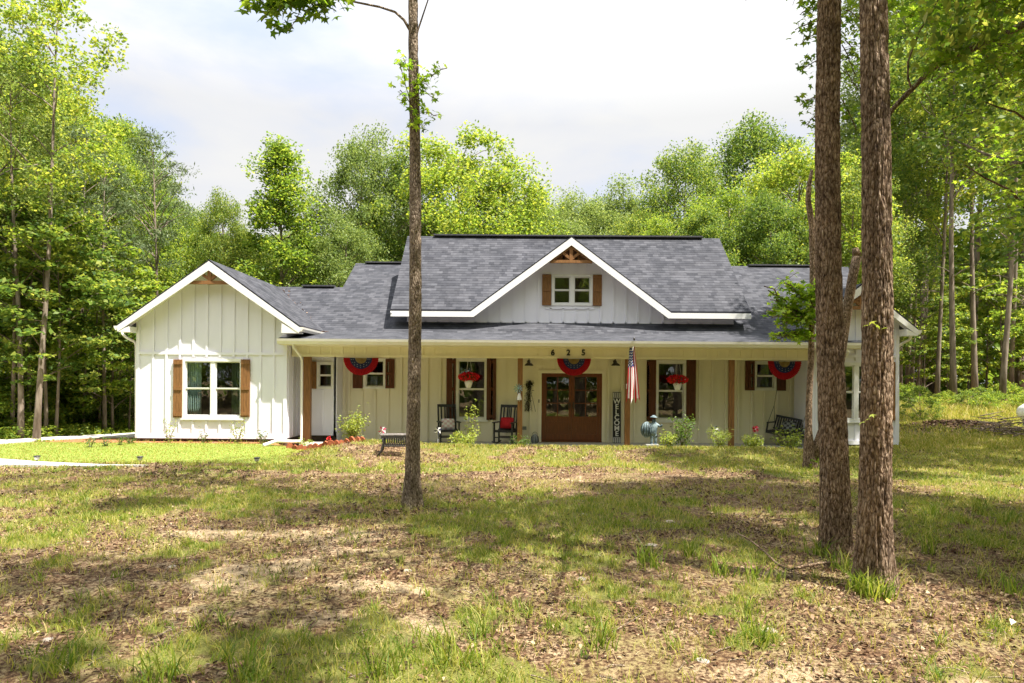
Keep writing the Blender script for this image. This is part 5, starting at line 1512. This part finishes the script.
# pavings
def paving(name, poly):
    from mathutils.geometry import tessellate_polygon
    b = MB(); pts = []
    n = len(poly)
    for i in range(n):
        a, c = poly[i], poly[(i+1) % n]; k = max(1, int(math.dist(a,c)/.6))
        for j in range(k): pts.append((a[0]+(c[0]-a[0])*j/k, a[1]+(c[1]-a[1])*j/k))
    P3 = [Vector((x, y, gz(x,y)+.035)) for x, y in pts]
    for tri in tessellate_polygon([P3]): b.face([P3[i] for i in tri])
    for i in range(len(P3)):
        p, q = P3[i], P3[(i+1) % len(P3)]; b.face([p, q, q-Vector((0,0,.15)), p-Vector((0,0,.15))])
    o = b.build(name, M['concrete_l'], None, fix=False); return tag(o, kind='structure')
M['concrete_l'] = noisy('pale_concrete', (.62,.59,.54), (.50,.47,.42), 2.5, .85, None, .15, .003)
paving('driveway', DRIVE); paving('path', WALK)

# ------------------------------------------------------------------ scatter
def scatter(n, y0, y1, rng, xl=1.0):
    y = np.sqrt(y0**2+(y1**2-y0**2)*rng.random(n)); x = (rng.random(n)*2-1)*(.80*y+.4)*xl; return x, y
def house_free(x, y):
    inh = (y > 18.95) & (x > -10.5) & (x < 11.0)
    inh |= (y > 19.0) & (x < -10.4) & (x > -10.7)
    return ~inh & (paved(x,y) < .5) & ~pip([(-5.8,19.2),(-5.75,18.2),(-5.3,17.7),(-4.7,17.55),(-4.15,17.8),(-3.8,18.4),(-3.8,19.2)],x,y)
def blades(name, x, y, h, w, m, rng, lean=.5, label=None):
    z = ground(x,y)-.005; n = len(x)
    a = rng.random(n)*2*pi; c, s = np.cos(a), np.sin(a); l = h*lean*(.3+1.2*rng.random(n)); b = rng.random(n)*2*pi; wx, wy = np.cos(b)*w/2, np.sin(b)*w/2
    def pt(f, k, ww): 
        px_ = x+c*l*f**1.8; py_ = y+s*l*f**1.8; pz_ = z+h*k; return np.stack([px_+wx*ww, py_+wy*ww, pz_],-1)
    v = np.stack([pt(0,0,-1),pt(0,0,1),pt(.55,.6,-.8),pt(.55,.6,.8),pt(1,.92,-.12),pt(1,.92,.12)],1).reshape(-1,3)
    base = np.arange(n)[:,None]*6
    f = np.concatenate([base+np.array([[0,1,3,2]]), base+np.array([[2,3,5,4]])],1).reshape(-1,4)
    o = link(name, arr_mesh(name, v, f), m); tag(o, label, 'grass' if label else None, kind='stuff'); return o
M['grassm'] = leafmat('grass', [(0,(.06,.12,.012)),(.45,(.13,.20,.022)),(.8,(.24,.28,.04)),(1,(.38,.36,.11))], .35, hue_obj=0)
M['grassy'] = leafmat('yellow_grass', [(0,(.14,.18,.02)),(.45,(.26,.28,.04)),(.8,(.42,.36,.09)),(1,(.54,.44,.20))], .35, hue_obj=0)
M['straw'] = leafmat('dry_grass', [(0,(.22,.16,.07)),(.5,(.38,.29,.15)),(1,(.55,.45,.27))], .2, hue_obj=0)
rng = np.random.default_rng(77)
def masked(n, y0, y1, fn, xl=1.0):
    x, y = scatter(n, y0, y1, rng, xl); k = (rng.random(n) < fn(x,y)) & house_free(x,y); return x[k], y[k]
def clump(x, y, k, sp):
    x = np.repeat(x, k); y = np.repeat(y, k); s = np.repeat(sp, 1) if np.ndim(sp) else sp
    return x+rng.normal(size=len(x))*s, y+rng.normal(size=len(y))*s
notlawn = lambda x, y: 1-lawn_mask(x,y)
# short turf patches
x, y = masked(26000, 3.6, 9.5, lambda x,y: grass_mask(x,y)**1.3*.8*(.25+.75*sstep(.4,.62,fbm(x*5,y*5,35)))); x, y = clump(x, y, 4, .03)
blades('short_grass', x, y, .035+.055*rng.random(len(x))*(.5+vnoise(x*2,y*2,5)), .007, M['grassm'], rng, .7, 'patchy short green grass over the near yard')
x, y = masked(42000, 9.5, 19.2, lambda x,y: grass_mask(x,y)*notlawn(x,y)*(.85-.55*sstep(13.5,15.5,y)*(1-sstep(19,21,y)))*(.35+.65*sstep(.35,.6,fbm(x*3,y*3,33)))); x, y = clump(x, y, 3, .05)
blades('short_grass', x, y, .04+.05*rng.random(len(x)), .012, M['grassm'], rng, .7, 'patchy short green grass over the middle of the yard')
x, y = masked(30000, 12.8, 19.0, lambda x,y: notlawn(x,y)*(.2+.8*grass_mask(x,y))*sstep(12.8,15,y)); x, y = clump(x, y, 2, .05)
blades('yellow_grass', x, y, .04+.06*rng.random(len(x)), .013, M['grassy'], rng, .7, 'sunlit yellowish grass in front of the porch')
x, y = masked(36000, 3.6, 13, lambda x,y: (.30+.6*grass_mask(x,y))*(1-sand_mask(x,y)*.6)); x, y = clump(x, y, 3, .02)
blades('yellow_grass', x, y, .04+.07*rng.random(len(x)), .006, M['grassy'], rng, .8, 'thin yellow green grass among the leaf litter')
# lawn nap
x, y = masked(60000, 14.6, 19, lambda x,y: lawn_mask(x,y)); blades('lawn_grass', x, y, .02+.02*rng.random(len(x)), .014, M['grassy'], rng, .6, 'mown bright lawn in front of the left wing')
# tall tufts
tx, ty = masked(900, 3.7, 12, lambda x,y: .15+.75*grass_mask(x,y))
hh = .07+.10*rng.random(len(tx)); x, y = clump(tx, ty, 16, .028); h = np.repeat(hh, 16)*(.5+.7*rng.random(len(x)))
blades('tufts_of_grass', x, y, h, .008, M['grassm'], rng, .8, 'taller loose tufts of green grass in the near yard')
tx = np.array([X(px,d,600) for px,d in ((650,7.0),(643,7.2),(690,7.4),(720,6.8),(755,6.6),(460,4.7),(440,5.0),(380,4.5),(855,6.4),(862,6.3),(848,6.5),(868,6.2),(880,6.15),(840,6.9),(1010,9.2),(978,10),(1000,9.0),(930,9.6),(820,7.5),(930,7.6),(480,5.2),(600,5.0),(760,5.1),(250,4.5),(160,4.4),(60,4.5),(1015,6.2))])
ty = np.array([7.0,7.2,7.4,6.8,6.6,4.7,5.0,4.5,6.25,6.2,6.3,6.1,6.1,6.9,9.2,10,9.0,9.6,7.5,7.6,5.2,5.0,5.1,4.5,4.4,4.5,6.2])
x, y = clump(tx, ty, 42, .06); h = (.12+.22*rng.random(len(x)))*(.7+.3*rng.random(len(x)))
blades('tall_grass', x, y, h, .011, M['grassm'], rng, .65, 'tall grass tufts at the feet of the big trunks and in the yard')
# straw
x, y = masked(26000, 3.6, 16, lambda x,y: .25+.5*fbm(x*1.3,y*1.3,7)); x, y = clump(x, y, 1, .01)
blades('dry_grass', x, y, .01+.03*rng.random(len(x)), .006, M['straw'], rng, 3.5, 'pale dry straw lying over the yard')
# clearing beyond the right wing
def clr(n, y0, y1, fn): 
    yy = y0+(y1-y0)*rng.random(n); xx = yy*rng.uniform(.52,.90,n); k = (rng.random(n) < fn(xx,yy)) & ((yy > 27.5) | (xx > 11.1) | (yy < 18.8)); return xx[k], yy[k]
x, y = clr(42000, 18.5, 36, lambda x,y: grass_mask(x,y)*.9+.05); blades('meadow_grass', x, y, (.05+.10*rng.random(len(x)))+.35*sstep(26,30,y)*rng.random(len(x)), .025, M['grassy'], rng, .5, 'tall yellow green meadow grass in the clearing beside the right wing')
# left wood floor plants
yy = rng.uniform(18.5,26,16000); xx = -yy*rng.uniform(.55,.85,16000); k = (paved(xx,yy) < .5) & ~((xx > -10.75)) & (xx < -12.7-(0)*yy) ; 
C = np.stack([xx[k],yy[k],ground(xx[k],yy[k])+rng.random(k.sum())*.35*sstep(0,1,np.abs(xx[k]+12.6))],-1)
o = leaf_obj('ground_cover', C, .10, M['leaf_bright'], None, rng); tag(o, 'leafy ground cover along the edge of the left wood', 'ground cover', kind='stuff')

# litter
M['litter'] = leafmat('leaf_litter', [(0,(.022,.011,.006)),(.4,(.080,.040,.021)),(.7,(.18,.100,.055)),(.9,(.33,.21,.125)),(1,(.46,.35,.21))], .08, hue_obj=0, rough=.7)
o = leaf_obj('roof_litter', C_valley, .07, M['litter'], None, rng, asp=.5); tag(o, 'brown leaves caught in the roof valley beside the left wing gable', 'leaf litter', kind='stuff')
def flakes(name, x, y, s, label):
    n = len(x); z = ground(x,y)+.008+.012*rng.random(n)
    nn = rng.normal(size=(n,3))*.45; nn[:,2] = 1; nn /= np.linalg.norm(nn,axis=1)[:,None]
    v, f = quads(np.stack([x,y,z],-1), s, rng, asp=.6, fold=.22, n=nn)
    o = link(name, arr_mesh(name, v, f), M['litter']); tag(o, label, 'leaf litter', kind='stuff')
lm_ = lambda x,y: np.clip((1-.75*grass_mask(x,y))*(1-.8*sand_mask(x,y))*(.25+1.2*sstep(.38,.62,fbm(x*.9,y*.9,131)))*(1-lawn_mask(x,y)),0,1)
x, y = masked(42000, 3.5, 9, lm_); flakes('leaf_litter', x, y, .014+.045*rng.random(len(x))**2, 'brown leaf litter scattered over the near ground')
x, y = masked(45000, 9, 18.6, lm_); flakes('leaf_litter', x, y, .03+.05*rng.random(len(x))**2, 'brown leaf litter over the middle of the yard')
x, y = clr(9000, 22, 27, lambda x,y: np.exp(-((x-15.7)/2.4)**2-((y-24)/1.1)**2)); flakes('leaf_litter', x, y, .06+.08*rng.random(len(x)), 'dark litter on the dirt mound at the right')
# twigs
b = MB(); r_ = random.Random(12)
for i in range(420):
    y = r_.uniform(3.7,13); x = r_.uniform(-1,1)*(.8*y+.3); l = r_.uniform(.05,.28)*(1 if i % 9 else 2.2); a = r_.uniform(0,6.28); z = gz(x,y)+.012
    if lawn_mask(x,y) > .3: continue
    c = r_.uniform(-.15,.15)
    b.tube([(x,y,z),(x+l*.5*cos(a+c),y+l*.5*sin(a+c),gz(x+l*.5*cos(a),y+l*.5*sin(a))+.014+.02*r_.random()),(x+l*cos(a),y+l*sin(a),gz(x+l*cos(a),y+l*sin(a))+.012)], [.004+.003*r_.random(),.004,.002], 4, caps=False)
o = b.build('twigs', M['bark_grey'], None, fix=False); tag(o, 'small fallen twigs scattered over the ground', 'twigs', kind='stuff')
# fallen branch left of the pair of trunks
b = MB(); q = [gp(735,532,.16),gp(750,540,.12),gp(765,552,.08),gp(776,563,.05),gp(788,570,.04),gp(805,566,.06),gp(822,563,.05),gp(834,563,.04)]
b.tube(q, [.006,.009,.011,.013,.014,.015,.016,.016], 6); b.tube([q[4],gp(800,575,.03),gp(812,578,.03)], [.008,.006,.004], 5)
tag(b.build('fallen_branch', M['bark'], None, fix=False), 'dark bent fallen branch lying left of the two big trunks', 'branch')
def rock(px, py, s, label, m, sq=(1,.8,.35), group=None, nm='rock'):
    p = gp(px, py, 0.0); r = np.random.default_rng(int(px*7+py)); b = MB(); b.ball((0,0,0), s, 12, sq=sq)
    b.v = [tuple(np.array(v)*(1+.28*(r.random()-.5))) for v in b.v]
    for f in range(len(b.sm)): b.sm[f] = False
    o = b.build(nm, m, None, (p[0],p[1],p[2]+.0)); o.rotation_euler.z = r.random()*6; tag(o, label, 'rock', group)
M['rock'] = noisy('pale_rock', (.42,.36,.30), (.26,.21,.17), 14, .9, None, .3, .01)
for px, py, s, lab in ((48,640,.045,'pale rounded rock low at the left in the leaf litter'),(172,567,.05,'grey rock in the leaf litter left of the bare sandy patch'),(407,571,.05,'orange brown rock at the edge of the sandy patch'),
    (584,515,.07,'pale flat rock just right of the thin trunk, in the middle of the yard'),(651,546,.08,'long flat pale rock in the middle of the yard'),(770,631,.06,'flat tan rock below the fallen branch'),(702,661,.05,'small pale rock near the bottom right of centre'),(582,579,.05,'small whitish rock between grass tufts in the middle'),(670,522,.07,'flat pale rock in the yard right of the middle')):
    rock(px, py, s, lab, M['rock'])
# brush pile at the right
x0_, y0_ = X(1010,22.5,440), 22.5
b = MB(); r_ = random.Random(3)
for i in range(70):
    a = r_.uniform(0,6.28); l = r_.uniform(.4,1.3); x = x0_+r_.gauss(0,.5); y = y0_+r_.gauss(0,.4); z = gz(x,y)+r_.random()*.35
    b.tube([(x,y,z),(x+l*.5*cos(a),y+l*.5*sin(a),z+r_.uniform(0,.15)),(x+l*cos(a),y+l*sin(a),z+r_.uniform(-.1,.15))],[.02,.015,.006],5,caps=False)
o = b.build('brush_pile', M['bark_grey'], None, fix=False); tag(o, 'pile of cut grey brush and twigs at the right edge of the clearing', 'brush pile')
o = leaf_obj('paper_scrap', [np.array(gp(1012,622,.03))], .12, M['cwhite'], None, asp=.4, n=np.array([[.2,-.3,.93]])); tag(o, 'white scrap lying on the litter near the lower right corner', 'scrap')
o = leaf_obj('fallen_leaf', [np.array(gp(888,601,.03))], .06, mat('yellow_leaf', (.45,.33,.04), .6), None, asp=.85, n=np.array([[0,-.5,.85]])); tag(o, 'single yellow fallen leaf below the nearest big trunk', 'leaf')

# ================================================================== LIGHT, SKY, CAMERA
w = bpy.data.worlds.new('World'); scene.world = w; w.use_nodes = True; nt = w.node_tree
bg = nt.nodes['Background']; 
S_DIR = Vector((.42,-.24,1)).normalized()
sky = nt.nodes.new('ShaderNodeTexSky'); sky.sky_type = 'NISHITA'; sky.sun_disc = False
sky.sun_elevation = math.asin(S_DIR.z); sky.sun_rotation = math.atan2(S_DIR.x, S_DIR.y)
sky.air_density = 1.0; sky.dust_density = 1.5
tc = nt.nodes.new('ShaderNodeTexCoord'); mp = nt.nodes.new('ShaderNodeMapping'); mp.inputs['Scale'].default_value = (1,1,2.6); mp.inputs['Location'].default_value = (.3,0,.1)
nt.links.new(tc.outputs['Generated'], mp.inputs[0])
no = nt.nodes.new('ShaderNodeTexNoise'); no.inputs['Scale'].default_value = 2.6; no.inputs['Detail'].default_value = 7; no.inputs['Roughness'].default_value = .52; no.inputs['Distortion'].default_value = .3
nt.links.new(mp.outputs[0], no.inputs[0])
rp = nt.nodes.new('ShaderNodeValToRGB'); rp.color_ramp.elements[0].position = .30; rp.color_ramp.elements[0].color = (.6,.6,.6,1); rp.color_ramp.elements[1].position = .52; rp.color_ramp.elements[1].color = (1,1,1,1)
nt.links.new(no.outputs[0], rp.inputs[0])
cl = nt.nodes.new('ShaderNodeValToRGB'); nt.links.new(no.outputs[0], cl.inputs[0])
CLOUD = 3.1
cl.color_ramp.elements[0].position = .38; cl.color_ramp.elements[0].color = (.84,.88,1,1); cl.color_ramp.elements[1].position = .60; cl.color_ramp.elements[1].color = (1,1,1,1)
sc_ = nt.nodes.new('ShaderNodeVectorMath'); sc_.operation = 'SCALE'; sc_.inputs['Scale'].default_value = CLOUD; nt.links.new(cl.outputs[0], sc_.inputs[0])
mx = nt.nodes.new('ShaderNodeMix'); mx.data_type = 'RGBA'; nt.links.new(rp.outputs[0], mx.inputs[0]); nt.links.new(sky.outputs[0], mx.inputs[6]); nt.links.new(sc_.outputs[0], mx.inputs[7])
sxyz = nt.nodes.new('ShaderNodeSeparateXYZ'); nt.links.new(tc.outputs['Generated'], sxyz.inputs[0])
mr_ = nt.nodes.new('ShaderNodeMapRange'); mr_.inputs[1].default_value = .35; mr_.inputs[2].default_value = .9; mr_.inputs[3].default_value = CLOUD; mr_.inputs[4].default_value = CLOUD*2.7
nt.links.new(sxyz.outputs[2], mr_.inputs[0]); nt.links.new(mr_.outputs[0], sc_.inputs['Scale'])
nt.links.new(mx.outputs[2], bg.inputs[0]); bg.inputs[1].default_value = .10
sl = bpy.data.lights.new('sun', 'SUN'); sl.energy = 4.5; sl.angle = R(.55); sl.color = (1,.95,.875)
so = bpy.data.objects.new('sun', sl); col.objects.link(so); so.rotation_euler = S_DIR.to_track_quat('Z','Y').to_euler(); so.location = (20,-10,40)
cam = bpy.data.cameras.new('camera'); co = bpy.data.objects.new('camera', cam); col.objects.link(co)
cam.lens = 24; cam.sensor_width = 36; cam.clip_end = 1500; cam.clip_start = .05
co.location = (0,0,HC); co.rotation_euler = (Matrix.Rotation(pi/2,4,'X') @ Matrix.Rotation(ROLL,4,'Z')).to_euler()
cam.shift_y = (HZ-341.5)/1024
scene.camera = co
vs = scene.view_settings; vs.view_transform = 'Standard'; vs.look = 'None'; vs.gamma = 1; vs.exposure = 1.56
cy = scene.cycles; cy.max_bounces = 8; cy.diffuse_bounces = 3; cy.transmission_bounces = 4; cy.transparent_max_bounces = 8; cy.use_denoising = True
try: cy.denoiser = 'OPENIMAGEDENOISE'
except Exception: pass
